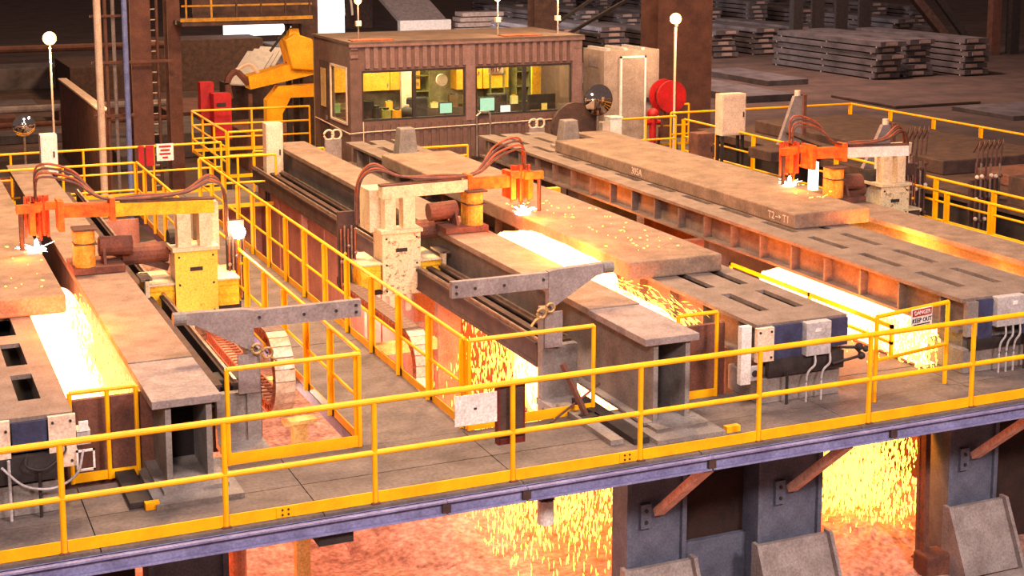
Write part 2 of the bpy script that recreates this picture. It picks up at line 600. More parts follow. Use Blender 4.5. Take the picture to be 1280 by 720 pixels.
# dark brown sheets closing the recesses between columns
B(7.28, 8.34, 1.37, 1.42, GZ, -0.2).build('dark_partition', M('deep_brown', (58, 36, 32), (38, 26, 24), rough=0.9), label='dark brown partition between the two middle columns', cat='partition', origin=(7.8, 1.5, GZ))
B(12.1, 15.0, 1.45, 1.5, GZ, -0.2).build('dark_partition', M('deep_brown', (58, 36, 32), (38, 26, 24), rough=0.9), label='dark brown partition right of the rightmost column', cat='partition', origin=(13.5, 1.5, GZ))
B(-4, 0.85, 1.45, 1.5, GZ, -0.2).build('dark_partition', M('deep_brown', (58, 36, 32), (38, 26, 24), rough=0.9), label='dark brown partition left of the leftmost column', cat='partition', origin=(-1.5, 1.5, GZ))
B(7.30, 8.28, 1.28, 1.35, GZ, -1.7).build('low_shield', blue, label='short blue shield plate between the two middle columns', cat='shield', origin=(7.8, 1.36, GZ))
# leaning rusty channel beside right column
m = MB(); m.bar((10.86, 1.05, GZ), (11.12, 1.42, -0.75), 0.18, 0.05, up=(0, 1, 0)); m.bar((10.79, 0.98, GZ), (11.05, 1.35, -0.75), 0.03, 0.14, up=(0, 1, 0))
m.build('leaning_channel', rust, label='rusty steel channel leaning against the right column', cat='steel beam', origin=(10.86, 1.05, GZ))
# kerb at lower right
B(10.95, 15, 0.15, 0.40, GZ - 0.02, GZ + 0.12).build('kerb', concrete, label='low concrete kerb in front of the rightmost column', cat='kerb')
# rubble and slag heap
def heap(label, cx, cy, rx, ry, h, seed, mat):
    rnd = random.Random(seed)
    m = MB()
    n = 26
    for j in range(n + 1):
        for i in range(n + 1):
            u, v = -1 + 2 * i / n, -1 + 2 * j / n
            d = math.sqrt(u * u + v * v)
            z = max(0, 1 - d) ** 0.9 * h * rnd.uniform(0.8, 1.1) - (0.06 if d > 0.97 else 0)
            m.v.append((cx + u * rx, cy + v * ry, GZ + z))
    for j in range(n):
        for i in range(n):
            a = j * (n + 1) + i
            m.f.append((a, a + 1, a + n + 2, a + n + 1))
    return m.build('slag_heap', mat, label=label, cat='slag heap', origin=(cx, cy, GZ), kind='stuff')

heap('orange lit slag heap below the right spark curtain', 10.6, 2.2, 1.3, 1.3, 0.35, 5, groundm)
heap('pink slag heap on the pit floor below the middle spark curtain', 5.6, 5.4, 1.6, 1.9, 0.3, 6, groundm)
rnd = random.Random(12)
for i in range(16):
    cx, cy = rnd.uniform(9.6, 11.1), rnd.uniform(1.2, 2.6)
    MB().ball((cx, cy, GZ + 0.06), rnd.uniform(.05, .12), rnd.uniform(.05, .12), rnd.uniform(.05, .09), nu=7, nv=4, jit=0.25, rnd=rnd).build(
        'slag_lump', rust, label='dark slag lump lying on the floor under right spark curtain', cat='slag lump', group='slag lumps under the right spark curtain')
B(10.75, 11.15, 0.8, 1.1, GZ, GZ + 0.3).build('scrap_block', rust, label='rusty scrap block beside the foot of the right column', cat='scrap', bevel=0.03)

# pink pit walls under the machine tracks
def panel_wall(name, x, y0, y1, z0, z1, n, th=0.06):
    t = thing(name, None, None, (x, (y0 + y1) / 2, z0), kind='structure')
    for i in range(n):
        a = y0 + (y1 - y0) * i / n; b = y0 + (y1 - y0) * (i + 1) / n
        B(x - th / 2, x + th / 2, a + 0.012, b - 0.012, z0, z1).build('panel', pinkwall, t)
        B(x - 0.05, x + 0.05, b - 0.05, b + 0.05, z0, z1 + 0.02).build('stanchion', pinkwall, t)
    return t
panel_wall('wall_right', 6.22, 7.6, 17.4, GZ, 0.28, 6)
panel_wall('wall_left', 1.95, 7.6, 16.2, GZ, 0.28, 5)
tag(B(4.75, 6.2, 17.3, 17.4, GZ, -0.05).build('wall_back', pinkwall, origin=(5.5, 17.35, GZ)), kind='structure')
tag(B(1.9, 3.40, 16.1, 16.2, GZ, -0.05).build('wall_back', pinkwall, origin=(2.6, 16.15, GZ)), kind='structure')

# ================================================================== slotted beams
def slotted_beam(label, x0, x1, y0, y1, sx, slotw, stiff_side):
    zt, zb = 1.0, 0.52
    t = thing('slotted_beam', label, 'steel beam', ((x0 + x1) / 2, y0 + 0.5, 0.0))
    m = MB()
    th = 0.05
    xs = [x0]
    for c in sx: xs += [c - slotw / 2, c + slotw / 2]
    xs.append(x1)
    for k in range(0, len(xs), 2):
        m.box(xs[k], xs[k + 1], y0, y1, zt - th, zt)
    for c in sx:
        y = y0
        ys = y0 + 0.55
        while ys < y1:
            m.box(c - slotw / 2, c + slotw / 2, y, min(ys, y1), zt - th, zt)
            y = ys + 0.92
            ys = y + 0.37
        if y < y1: m.box(c - slotw / 2, c + slotw / 2, y, y1, zt - th, zt)
    m.build('top_plate', beamm, t)
    B(x0 + 0.21, x1 - 0.21, y0 + 0.1, y1 - 0.1, 0.62, 0.66).build('slot_shade_plate', M('shade_black', (30, 24, 24), (18, 15, 15), rough=0.95), t)  # dark plate added inside so the slots look deep in shade
    wi = 0.16
    B(x0 + wi, x0 + wi + 0.04, y0 + 0.05, y1 - 0.05, zb + 0.04, zt - th).build('web', beamm, t)
    B(x1 - wi - 0.04, x1 - wi, y0 + 0.05, y1 - 0.05, zb + 0.04, zt - th).build('web', beamm, t)
    B(x0 + 0.02, x1 - 0.02, y0 + 0.1, y1 - 0.05, zb, zb + 0.04).build('bottom_flange', beamm, t)
    sm = {}
    for s in (-1, 1):
        xa, xb = (x0 + 0.03, x0 + wi) if s < 0 else (x1 - wi, x1 - 0.03)
        me = B(xa, xb, -0.018, 0.018, zb + 0.04, zt - th).mesh('stiffener', beamm, ((xa + xb) / 2, 0, 0.5))
        y = y0 + 0.45
        while y < y1 - 0.1:
            inst('stiffener', me, t, ((xa + xb) / 2, y, 0.5))
            y += 0.86
    # supports
    for ys in (y0 + 0.12, y0 + 6.5, y0 + 11.5, y1 - 0.7):
        B(x0 + 0.15, x1 - 0.15, ys, ys + 0.5, (0.30 if ys < y0 + 1 else GZ), zb).build('support', blue if ys > y0 + 1 else girdm, t)
    B(x0 + 0.05, x1 - 0.1, y0 - 0.02, y0 + 0.7, 0.0, 0.32).build('plinth', girdm, t, bevel=0.01)
    return t

b1 = slotted_beam('slotted steel beam under the left slab with two slots showing', -1.35, 0.25, 1.10, 17.6, (-0.98, -0.10), 0.22, 1)
b2 = slotted_beam('slotted steel beam under the middle slab beside its fire', 8.25, 9.57, 1.10, 17.75, (8.72, 9.24), 0.15, -1)
b3 = slotted_beam('long slotted steel beam under the chalk-marked right slab', 11.36, 12.98, 1.10, 17.55, (11.84, 12.45), 0.14, -1)

# beam end equipment (all fixed to the beam ends)
def bolts(parent, pts, y, r=0.014):
    for (x, z) in pts:
        MB().cyl((x, y - 0.015, z), (x, y, z), r, n=8).build('bolt', dark, parent)

# beam 1
B(-0.33, 0.0, 1.06, 1.12, 0.66, 0.96).build('motor_housing', navy, b1)
p = B(0.01, 0.27, 1.03, 1.08, 0.46, 0.99).build('bolt_plate', cream, b1)
bolts(p, [(0.05, 0.93), (0.22, 0.93), (0.05, 0.72), (0.22, 0.72), (0.22, 0.52)], 1.03)
p = B(-0.62, -0.35, 1.03, 1.08, 0.62, 1.0).build('bolt_plate', cream, b1)
bolts(p, [(-0.39, 0.74), (-0.39, 0.9), (-0.57, 0.9)], 1.03)
p = B(0.28, 0.41, 1.05, 1.25, 0.66, 0.80).build('limit_switch', lgrey, b1)
B(0.30, 0.39, 1.03, 1.06, 0.80, 0.90).build('lens', white, p)
m = MB(); m.box(0.26, 0.28, 1.0, 1.2, 0.40, 0.62); m.box(0.42, 0.44, 1.0, 1.02, 0.40, 0.62); m.box(0.26, 0.44, 1.0, 1.02, 0.40, 0.42); m.box(0.26, 0.44, 1.0, 1.02, 0.60, 0.62)
m.build('switch_bracket', white, b1)
B(-1.2, 0.1, 1.02, 1.12, 0.36, 0.62).build('gear_case', dark, b1)
for xs_, zz in ((-0.38, 0.62), (-0.10, 0.5)):
    MB().cyl((xs_, 0.98, 0.0), (xs_, 0.98, zz), 0.016, n=8).build('conduit', lgrey if xs_ < -0.2 else dark, b1)
MB().tube(curve_pts([(-0.45, 1.0, 0.55), (-0.25, 0.93, 0.36), (0.02, 0.92, 0.30), (0.25, 0.95, 0.40), (0.33, 1.0, 0.62)]), 0.013).build('cable', lgrey, b1)
MB().tube(curve_pts([(-0.2, 1.0, 0.66), (-0.22, 0.94, 0.55), (-0.05, 0.93, 0.5), (0.14, 0.98, 0.62), (0.16, 1.0, 0.70)]), 0.011).build('cable', dark, b1)
# beam 2
p = B(7.99, 8.13, 1.02, 1.10, 0.30, 1.02).build('bracket_post', white, b2)
p2 = B(8.13, 8.30, 1.04, 1.10, 0.33, 0.50).build('switch_box', lgrey, p)
MB().cyl((8.2, 1.02, 0.42), (8.2, 1.045, 0.42), 0.04, n=10).build('lens', dark, p2)
p = B(8.22, 8.46, 1.03, 1.09, 0.55, 0.97).build('bolt_plate', cream, b2)
bolts(p, [(8.26, 0.92), (8.42, 0.92), (8.26, 0.6), (8.42, 0.6)], 1.03)
B(8.46, 8.88, 1.06, 1.12, 0.55, 0.97).build('motor_housing', navy, b2)
B(9.27, 9.56, 1.06, 1.12, 0.62, 0.97).build('motor_housing', navy, b2)
p = B(8.90, 9.26, 0.98, 1.10, 0.56, 0.98).build('junction_box', lgrey, b2, bevel=0.01)
B(9.02, 9.10, 0.972, 0.985, 0.86, 0.90).build('nameplate', white, p)
B(8.4, 9.5, 1.04, 1.12, 0.34, 0.56).build('gear_case', dark, b2)
for xs_ in (8.98, 9.2):
    MB().tube(curve_pts([(xs_ + 0.06, 1.0, 0.57), (xs_ + 0.04, 0.97, 0.45), (xs_ - 0.08, 0.95, 0.34), (xs_ - 0.09, 0.95, 0.0)]), 0.014).build('conduit', lgrey, b2)
MB().cyl((8.62, 0.97, 0), (8.62, 0.97, 0.42), 0.018, n=8).build('conduit', dark, b2)
m = MB(); m.tube([(9.4, 1.0, 0.62), (9.62, 0.98, 0.60), (9.70, 0.98, 0.52)], 0.02); m.ball((9.68, 0.98, 0.60), 0.05); m.ball((9.72, 0.98, 0.48), 0.05); m.ball((9.78, 0.98, 0.56), 0.04); m.tube([(9.3, 1.0, 0.42), (9.7, 0.98, 0.48)], 0.018)
m.build('valve_cluster', dark, b2)
# beam 3
B(11.42, 11.60, 1.05, 1.12, 0.50, 0.96).build('end_plate', girdm, b3)
B(11.60, 11.85, 1.06, 1.12, 0.40, 0.97).build('motor_housing', navy, b3)
p = B(11.86, 12.32, 0.98, 1.10, 0.60, 1.0).build('junction_box', lgrey, b3, bevel=0.01)
B(12.10, 12.18, 0.972, 0.985, 0.88, 0.93).build('nameplate', white, p)
B(12.36, 12.9, 1.06, 1.12, 0.40, 0.97).build('motor_housing', navy, b3)
B(11.5, 12.9, 1.03, 1.12, 0.32, 0.45).build('gear_case', dark, b3)
for xs_ in (12.02, 12.14, 12.26):
    MB().tube(curve_pts([(xs_, 1.0, 0.62), (xs_ - 0.02, 0.97, 0.48), (xs_ - 0.12, 0.95, 0.36), (xs_ - 0.13, 0.95, 0.0)]), 0.014).build('conduit', lgrey, b3)
MB().cyl((12.34, 0.97, 0), (12.34, 0.97, 0.5), 0.02, n=8).build('conduit', dark, b3)

# ================================================================== slabs
def slab(label, x0, x1, y0, y1, z0, z1, mat=slabm, bevel=0.025):
    return B(x0, x1, y0, y1, z0, z1).build('steel_slab', mat, label=label, cat='steel slab', bevel=bevel)

slab('thick steel slab at the far left being cut by the left torch', -1.75, 0.68, 5.03, 16.9, 1.002, 1.245)
slab('thick steel slab in the middle glowing orange along its left edge', 7.90, 9.36, 3.70, 14.2, 1.002, 1.25)
s3 = slab('thick steel slab on the right with white chalk marks on its side', 11.92, 13.36, 5.68, 14.6, 1.002, 1.25)
# chalk writing on the left side of the right slab
for s, yy, sz in (('T2', 6.35, 0.17), ('T1', 5.93, 0.17), ('305A', 10.95, 0.19)):
    o = text_part(s, sz, chalk, s3, (11.918, yy, 1.12), (R(90), 0, R(-90)), 0.003, 'chalk_mark')
m = MB(); m.box(11.913, 11.919, 6.08, 6.22, 1.115, 1.128); m.bar((11.916, 6.08, 1.12), (11.916, 6.13, 1.155), 0.006, 0.012, up=(1, 0, 0)); m.bar((11.916, 6.08, 1.12), (11.916, 6.13, 1.085), 0.006, 0.012, up=(1, 0, 0))
m.build('chalk_mark', chalk, s3)

# ================================================================== girders (machine runways)
def girder(label, x0, x1, zt, y0, y1, dx=1, base=True):
    t = thing('runway_girder', label, 'steel girder', ((x0 + x1) / 2, y0 + 0.4, 0.0))
    cuts = [y0, y0 + 1.45, y0 + 5.2, y0 + 9.0, y0 + 13.0, y1]
    for k, (a, b) in enumerate(zip(cuts[:-1], cuts[1:])):
        off = -0.012 if k == 0 else 0
        B(x0, x1, a + 0.004, b - 0.004, zt - 0.085 + off, zt + off).build('top_plate', greym if k == 0 else M('girder_top', (142, 120, 108), (110, 92, 82), rough=0.8, scale=3, detail=8), t, bevel=0.006)
    w1, w2 = x0 + 0.17, x1 - 0.12
    B(w1 - 0.03, w1 + 0.03, y0 + 0.06, y1 - 0.05, 0.10, zt - 0.10).build('web', girdm, t)
    B(w2 - 0.03, w2 + 0.03, y0 + 0.06, y1 - 0.05, 0.10, zt - 0.10).build('web', girdm, t)
    B(w1 + 0.03, w2 - 0.03, y0 + 0.75, y0 + 0.79, 0.10, zt - 0.10).build('diaphragm', M('shade_black') if x0 < 3 else blue, t)  # left diaphragm is coloured near black for the shade inside the box end
    B(x0 + 0.02, x1 - 0.0, y0 + 0.05, y1 - 0.05, 0.07, 0.10).build('bottom_flange', girdm, t)
    B(x0 - 0.06, x1 + 0.12, y0 - 0.42, y0 + 0.7, 0.0, 0.05).build('base_plate', girdm, t)
    B(x0 + 0.06, x1 + 0.02, y0 - 0.18, y0 + 0.6, 0.05, 0.09).build('shim_plate', girdm, t)
    B(x0 - 0.3, x0 - 0.10, y0 - 0.30, y0 + 1.3, 0.0, 0.07).build('skid_bar', dark, t)
    yb = (x0 - 0.16, x0 - 0.02) if dx > 0 else (x1 + 0.16, x1 + 0.34)
    B(yb[0], yb[1], y0 - 0.38, y0 - 0.30, 0.0, 0.07).build('stop_block', yellow, t)
    for ys in (y0 + 8.2, y1 - 1.0):
        B(x0 + 0.1, x1 - 0.1, ys, ys + 0.35, GZ, 0.07).build('support', blue, t)
    return t

girder('grey runway girder with open box end on the left', 1.03, 1.74, 1.0, 1.10, 17.4)
girder('grey runway girder with open blue box end in the middle', 6.53, 7.24, 1.12, 0.74, 17.5, dx=-1)
girder('runway girder on the right glowing orange along its trough side', 13.72, 14.55, 0.98, 0.9, 17.3)

# machine tracks beside the girders
def track(label, x0, x1, zt, y0, y1):
    t = thing('machine_track', label, 'track', ((x0 + x1) / 2, y0, 0.0))
    B(x0, x1, y0, y1, zt - 0.34, zt - 0.28).build('bed_plate', darkbrown, t)
    for xx in (x0 + 0.03, (x0 + x1) / 2, x1 - 0.03):
        B(xx - 0.025, xx + 0.025, y0, y1, zt - 0.28, zt - 0.05).build('track_web', dark if xx > x0 + 0.1 else darkbrown, t)
        B(xx - 0.05, xx + 0.05, y0, y1, zt - 0.05, zt - 0.02).build('track_flange', darkbrown, t)
    for xx in (x0 + 0.03, x1 - 0.03):
        B(xx - 0.018, xx + 0.018, y0, y1, zt - 0.02, zt + 0.025).build('rail', steel, t)
    for ys in (y0 + 3.6, y0 + 7.0, y0 + 11.0):
        B(x0 + 0.05, x1 - 0.05, ys, ys + 0.14, GZ, zt - 0.34).build('support', M('support_pink', (196, 140, 118), (168, 112, 96), rough=0.8), t)
    return t

track('dark steel machine track between pit and middle girder', 6.02, 6.48, 0.66, 2.62, 17.3)
track('dark steel machine track right of the left girder', 1.80, 2.26, 0.62, 2.62, 16.1)
track('dark steel machine track right of the right girder', 14.70, 15.2, 0.62, 2.2, 16.8)

# ================================================================== torch cutting machines
def machine(label, xc, d, xt, yt, y0=7.0, gz=1.0, gx=(1.0, 1.7), warm=beige, plate=beigespot, body=myellow, armmat=None):
    t = thing('cutting_machine', label, 'cutting machine', (xc, y0 + 0.5, 0.0))
    X = lambda v: xc + d * v            # v>0 towards the torch
    def bx(a, b, y_0, y_1, z0, z1): return B(X(a), X(b), y_0, y_1, z0, z1)
    # cover plate
    cp = thing_part('cover_plate', [(-0.30, 0.30, y0 - 0.03, y0, 0.27, 1.22)], plate, t, xc, d)
    bx(-0.09, 0.09, y0 - 0.036, y0 - 0.029, 0.93, 0.985).build('hand_slot', dark, cp)
    bl = [(-0.24, 0.34), (0.24, 0.34), (-0.24, 1.14), (0.24, 1.14), (-0.24, 0.74), (0.24, 0.74)]
    for (v, z) in bl:
        MB().cyl((X(v), y0 - 0.042, z), (X(v), y0 - 0.029, z), 0.016, n=8).build('bolt', dark, cp)
    bx(-0.33, 0.33, y0 - 0.06, y0 + 0.45, 1.22, 1.27).build('lid', beige, t)
    bx(-0.27, 0.27, y0, y0 + 0.5, 0.32, 1.22).build('gear_housing', warm, t)
    bx(-0.22, -0.04, y0 - 0.10, y0 + 0.02, 0.10, 0.27).build('lower_bracket', beige, t)
    MB().cyl((X(0.1), y0 - 0.02, 0.02), (X(0.1), y0 - 0.02, 0.27), 0.05, n=10).build('guide_roller', beige, t)
    # side boxes of the carriage, ribbed
    for (a, b) in ((-0.62, -0.30), (0.30, 0.66)):
        s = bx(a, b, y0 + 0.06, y0 + 0.85, 0.36, 0.74).build('carriage_box', body, t)
        for z in (0.40, 0.53, 0.66):
            bx(a + 0.005, b - 0.005, y0 + 0.045, y0 + 0.07, z, z + 0.075).build('rib', body, s)
        bx(a - 0.01, b + 0.01, y0 + 0.02, y0 + 0.9, 0.74, 0.765).build('cap_plate', beige, s)
    bx(0.66, 0.72, y0 - 0.02, y0 + 0.1, 0.26, 0.86).build('end_strip', beige, t)
    bx(0.62, 0.78, y0 - 0.02, y0 + 0.4, 0.84, 0.87).build('wiper_bracket', steel, t)
    bx(-0.68, 0.70, y0 + 0.2, y0 + 1.1, 0.24, 0.36).build('wheel_frame', dark, t)
    # posts and head
    bx(-0.24, -0.07, y0 + 0.02, y0 + 0.22, 1.27, 1.74).build('post', beige, t)
    bx(0.05, 0.24, y0 + 0.02, y0 + 0.22, 1.27, 1.74).build('post', beige, t)
    bx(-0.40, -0.12, y0 + 0.26, y0 + 0.75, 1.20, 1.84).build('drive_box', warm, t)
    MB().cyl((X(0.02), y0 + 0.45, 1.3), (X(0.3), y0 + 0.45, 1.3), 0.16, n=14).build('motor', dark, t)
    MB().cyl((X(0.30), y0 + 0.55, 1.12), (X(0.95), y0 + 0.55, 1.12), 0.15, n=14).build('motor', rust, t)
    # cross arm, slightly toed towards the back at the torch end
    am = armmat or beige
    La = abs(xt - xc) - 0.30
    slope = (yt - 0.15 - (y0 + 0.1)) / (La + 0.28)
    ay = lambda v: y0 + 0.1 + slope * (v + 0.28)
    def arm_piece(a, b, mat, name, hz=(1.74, 1.92), wd=0.10, parent=None):
        pa, pb = ay(a), ay(b)
        pts = [(X(a), pa - wd, hz[0]), (X(b), pb - wd, hz[0]), (X(b), pb + wd, hz[0]), (X(a), pa + wd, hz[0]),
               (X(a), pa - wd, hz[1]), (X(b), pb - wd, hz[1]), (X(b), pb + wd, hz[1]), (X(a), pa + wd, hz[1])]
        if d < 0: pts = [pts[1], pts[0], pts[3], pts[2], pts[5], pts[4], pts[7], pts[6]]
        return MB().hexa(pts).build(name, mat, parent or t)
    a1 = arm_piece(-0.28, La * 0.62, am, 'arm')
    arm_piece(La * 0.62, La, orange, 'arm_end')
    arm_piece(La * 0.60, La * 0.60 + 0.07, orange, 'clamp', (1.68, 2.0), 0.13, a1)
    arm_piece(-0.30, La * 0.55, hosem, 'cable_tray', (1.922, 1.95), 0.07, a1)
    # torch head
    vt = abs(xt - xc)
    tx = xt
    th = thing_part('torch_bracket', [(La - 0.02, La + 0.06, yt - 0.28, yt + 0.08, 1.55, 1.98)], orange, t, xc, d)
    bx(La + 0.02, vt + 0.10, yt - 0.10, yt + 0.02, 1.84, 1.95).build('torch_bridge', orange, th)
    bx(vt + 0.05, vt + 0.13, yt - 0.12, yt + 0.04, 1.50, 1.95).build('torch_shield', orange, th)
    for k, (dx_, dy_) in enumerate(((0, 0), (-0.09, 0.05), (0.06, 0.08), (-0.05, -0.08))):
        zb = 1.40 if k == 0 else 1.48
        MB().cyl((X(vt + dx_ - 0.02), yt + dy_, zb), (X(vt + dx_ - 0.02), yt + dy_, 2.02), 0.026, n=8).build('torch_tube', M('torch_hot', (206, 74, 26), (150, 46, 18), rough=0.6, scale=14), th)
    for k in range(7):
        v = vt - 0.16 + 0.05 * k
        bx(v, v + 0.04, yt + 0.10 + 0.012 * (k % 2), yt + 0.125 + 0.012 * (k % 2), 1.42 + 0.03 * (k % 3), 2.02).build('heat_strip', M('strip_orange', (214, 92, 36), (150, 54, 24), rough=0.7, scale=12), th)
    MB().cyl((tx, yt, 1.33), (tx, yt, 1.42), 0.018, 0.034, n=8).build('nozzle', dark, th)
    MB().cyl((X(vt + 0.24), yt - 0.1, 1.30), (X(vt + 0.24), yt - 0.1, 1.90), 0.035, n=8).build('probe', darkbrown, th)
    bx(vt - 0.02, vt + 0.30, yt - 0.14, yt - 0.06, 1.82, 1.94).build('probe_arm', orange, th)
    # hoses: from the drive box up over the arm and looping down to the torches
    for k in range(4):
        o = 0.045 * (k - 1.5)
        pts = [(X(-0.55), y0 + 0.45 + o, 1.30), (X(-0.52), y0 + 0.4 + o, 1.95), (X(-0.30), y0 + 0.3 + o, 2.14 + 0.03 * k), (X(0.1), y0 + 0.22 + o, 2.03), (X(La * 0.4), ay(La * 0.4) + o, 1.97 + .012 * k),
               (X(La * 0.7), ay(La * 0.7) + o, 2.0), (X(La * 0.9), yt - 0.1 + o, 2.22 + 0.05 * k), (X(vt - 0.03), yt + o, 2.30 + 0.05 * k), (X(vt + 0.03), yt + o * 0.6, 2.0)]
        MB().tube(curve_pts(pts, 6), 0.017).build('hose', hoseor if k % 2 else hosem, t)
    # valve manifold at the back end
    vm = thing_part('manifold', [(-0.82, -0.56, y0 + 0.50, y0 + 0.58, 0.3, 1.5)], darkbrown, t, xc, d)
    for k in range(5):
        v = -0.80 + 0.055 * k
        MB().cyl((X(v), y0 + 0.44, 0.35), (X(v), y0 + 0.44, 1.25 + 0.05 * (k % 2)), 0.014, n=8).build('pipe', steel if k % 2 else hoseor, vm)
        MB().ball((X(v), y0 + 0.42, 0.75 + 0.12 * (k % 3)), 0.028, nu=8, nv=5).build('valve', myellow if k % 2 else steel, vm)
    # sensor and drive saddle riding on the girder
    ga, gb = gx
    gc = (ga + gb) / 2
    sd = B(min(ga, gb), max(ga, gb), y0 - 0.02, y0 + 0.75, gz + 0.01, gz + 0.10).build('saddle', rust, t)
    gd = MB()
    pg = []
    cxg = gc + d * 0.17
    for i in range(11):
        a = R(-10 + 200 * i / 10)
        pg.append((cxg + 0.14 * math.cos(a), y0 + 0.02 + 0.02 - 0.0 + 0.14 * -math.sin(a) + 0.10))
    pg2 = [(cxg - 0.15, y0 + 0.3), (cxg + 0.15, y0 + 0.3)]
    gd.prism(pg + pg2[:1] + pg2[1:], 'z', gz + 0.10, gz + 0.62)
    rg = gd.build('roller_guard', M('guard_yellow', (222, 164, 60), (170, 112, 40), rough=0.65, scale=9), sd)
    B(cxg - 0.16, cxg + 0.16, y0 - 0.03, y0 + 0.31, gz + 0.62, gz + 0.645).build('guard_cap', darkbrown, rg)
    B(cxg - 0.153, cxg + 0.153, y0 - 0.012, y0 + 0.303, gz + 0.42, gz + 0.435).build('guard_band', darkbrown, rg)
    MB().cyl((gc - d * 0.05, y0 + 0.35, gz + 0.32), (gc - d * 0.5, y0 + 0.35, gz + 0.30), 0.14, n=14).build('drive_motor', rust, sd)
    MB().prism([(y0 + 0.1, gz + 0.10), (y0 + 0.45, gz + 0.10), (y0 + 0.38, gz + 0.42), (y0 + 0.26, gz + 0.42)], 'x', gc - d * 0.10 - 0.02, gc - d * 0.10 + 0.02).build('fin', rust, sd)
    MB().bar((gc - d * 0.1, y0 + 0.5, gz + 0.25), (X(0.3), y0 + 0.5, 0.9), 0.08, 0.10).build('link_bar', darkbrown, t)
    return t


def thing_part(name, boxes, mat, parent, xc, d):
    m = MB()
    for (a, b, y_0, y_1, z0, z1) in boxes:
        m.box(xc + d * a, xc + d * b, y_0, y_1, z0, z1)
    return m.build(name, mat, parent)


machine('left torch cutting machine with yellow-lit cover plate and long arm', 2.70, -1, 0.66, 7.70, gz=1.0, gx=(1.02, 1.72), plate=M('plate_yellow_lit', (240, 190, 70), (190, 140, 50), rough=0.6, scale=18, detail=4, lo=0.28, hi=0.42), armmat=myellow)  # yellow light on the beige cover plate is put into its colour
machine('middle torch cutting machine with beige cover plate reaching over glowing slab', 5.78, 1, 7.98, 7.45, gz=1.12, gx=(6.5, 7.2))
machine('right torch cutting machine with white arm beside the chalk-marked slab', 15.12, -1, 13.36, 7.92, y0=7.3, gz=0.98, gx=(13.75, 14.5), armmat=white, plate=beigespot, body=darkbrown)

# ================================================================== cable chains
def chain(label, x, wd, yc, rad, zu, yend, ylow):
    t = thing('cable_chain', label, 'cable chain', (x, yc, zu - 2 * rad))
    path = []
    y = yend
    pitch = 0.135
    while y > yc:
        path.append((y, zu, 0)); y -= pitch
    n = int(math.pi * rad / pitch)
    for i in range(n + 1):
        a = math.pi * i / n
        path.append((yc - rad * math.sin(a), zu - rad + rad * math.cos(a), a))
    y = yc + pitch
    while y < ylow:
        path.append((y, zu - 2 * rad, math.pi)); y += pitch
    m = MB()
    for s in (-1, 1):
        xx = s * wd / 2
        m.box(xx - 0.012, xx + 0.012, -0.07, -0.035, -0.13, -0.005)
        m.box(xx - 0.012, xx + 0.012, 0.035, 0.07, -0.13, -0.005)
        m.box(xx - 0.012, xx + 0.012, -0.035, 0.035, -0.13, -0.10)
        m.box(xx - 0.012, xx + 0.012, -0.035, 0.035, -0.035, -0.005)
    m.box(-wd / 2, wd / 2, -0.02, 0.02, -0.125, -0.105)
    link = m.mesh('link', M('chain_link', (176, 96, 64), (120, 66, 48), rough=0.7, scale=8))
    cov = MB().box(-wd / 2 - 0.01, wd / 2 + 0.01, -0.066, 0.066, -0.004, 0.012).mesh('cover_strip', M('chain_cover', (232, 208, 180), (200, 172, 144), rough=0.6))
    cov2 = MB().box(-wd / 2 - 0.01, wd / 2 + 0.01, -0.066, 0.066, -0.004, 0.012).mesh('cover_strip', M('chain_cover_brown', (128, 104, 92), (98, 78, 70), rough=0.8))
    for (py, pz, a) in path:
        inst('link', link, t, (x, py, pz), (a, 0, 0))
        inst('cover_strip', cov if a > 0.1 else cov2, t, (x, py, pz), (a, 0, 0))  # upper run takes the darker brown cover, the rest the pale one
    return t

chain('cable chain with white cover strips looping down in the left pit', 2.93, 0.22, 3.55, 0.50, 0.90, 4.7, 7.0)
chain('cable chain with white cover strips looping down in the middle pit', 5.08, 0.22, 4.55, 0.45, 0.42, 7.3, 7.0)

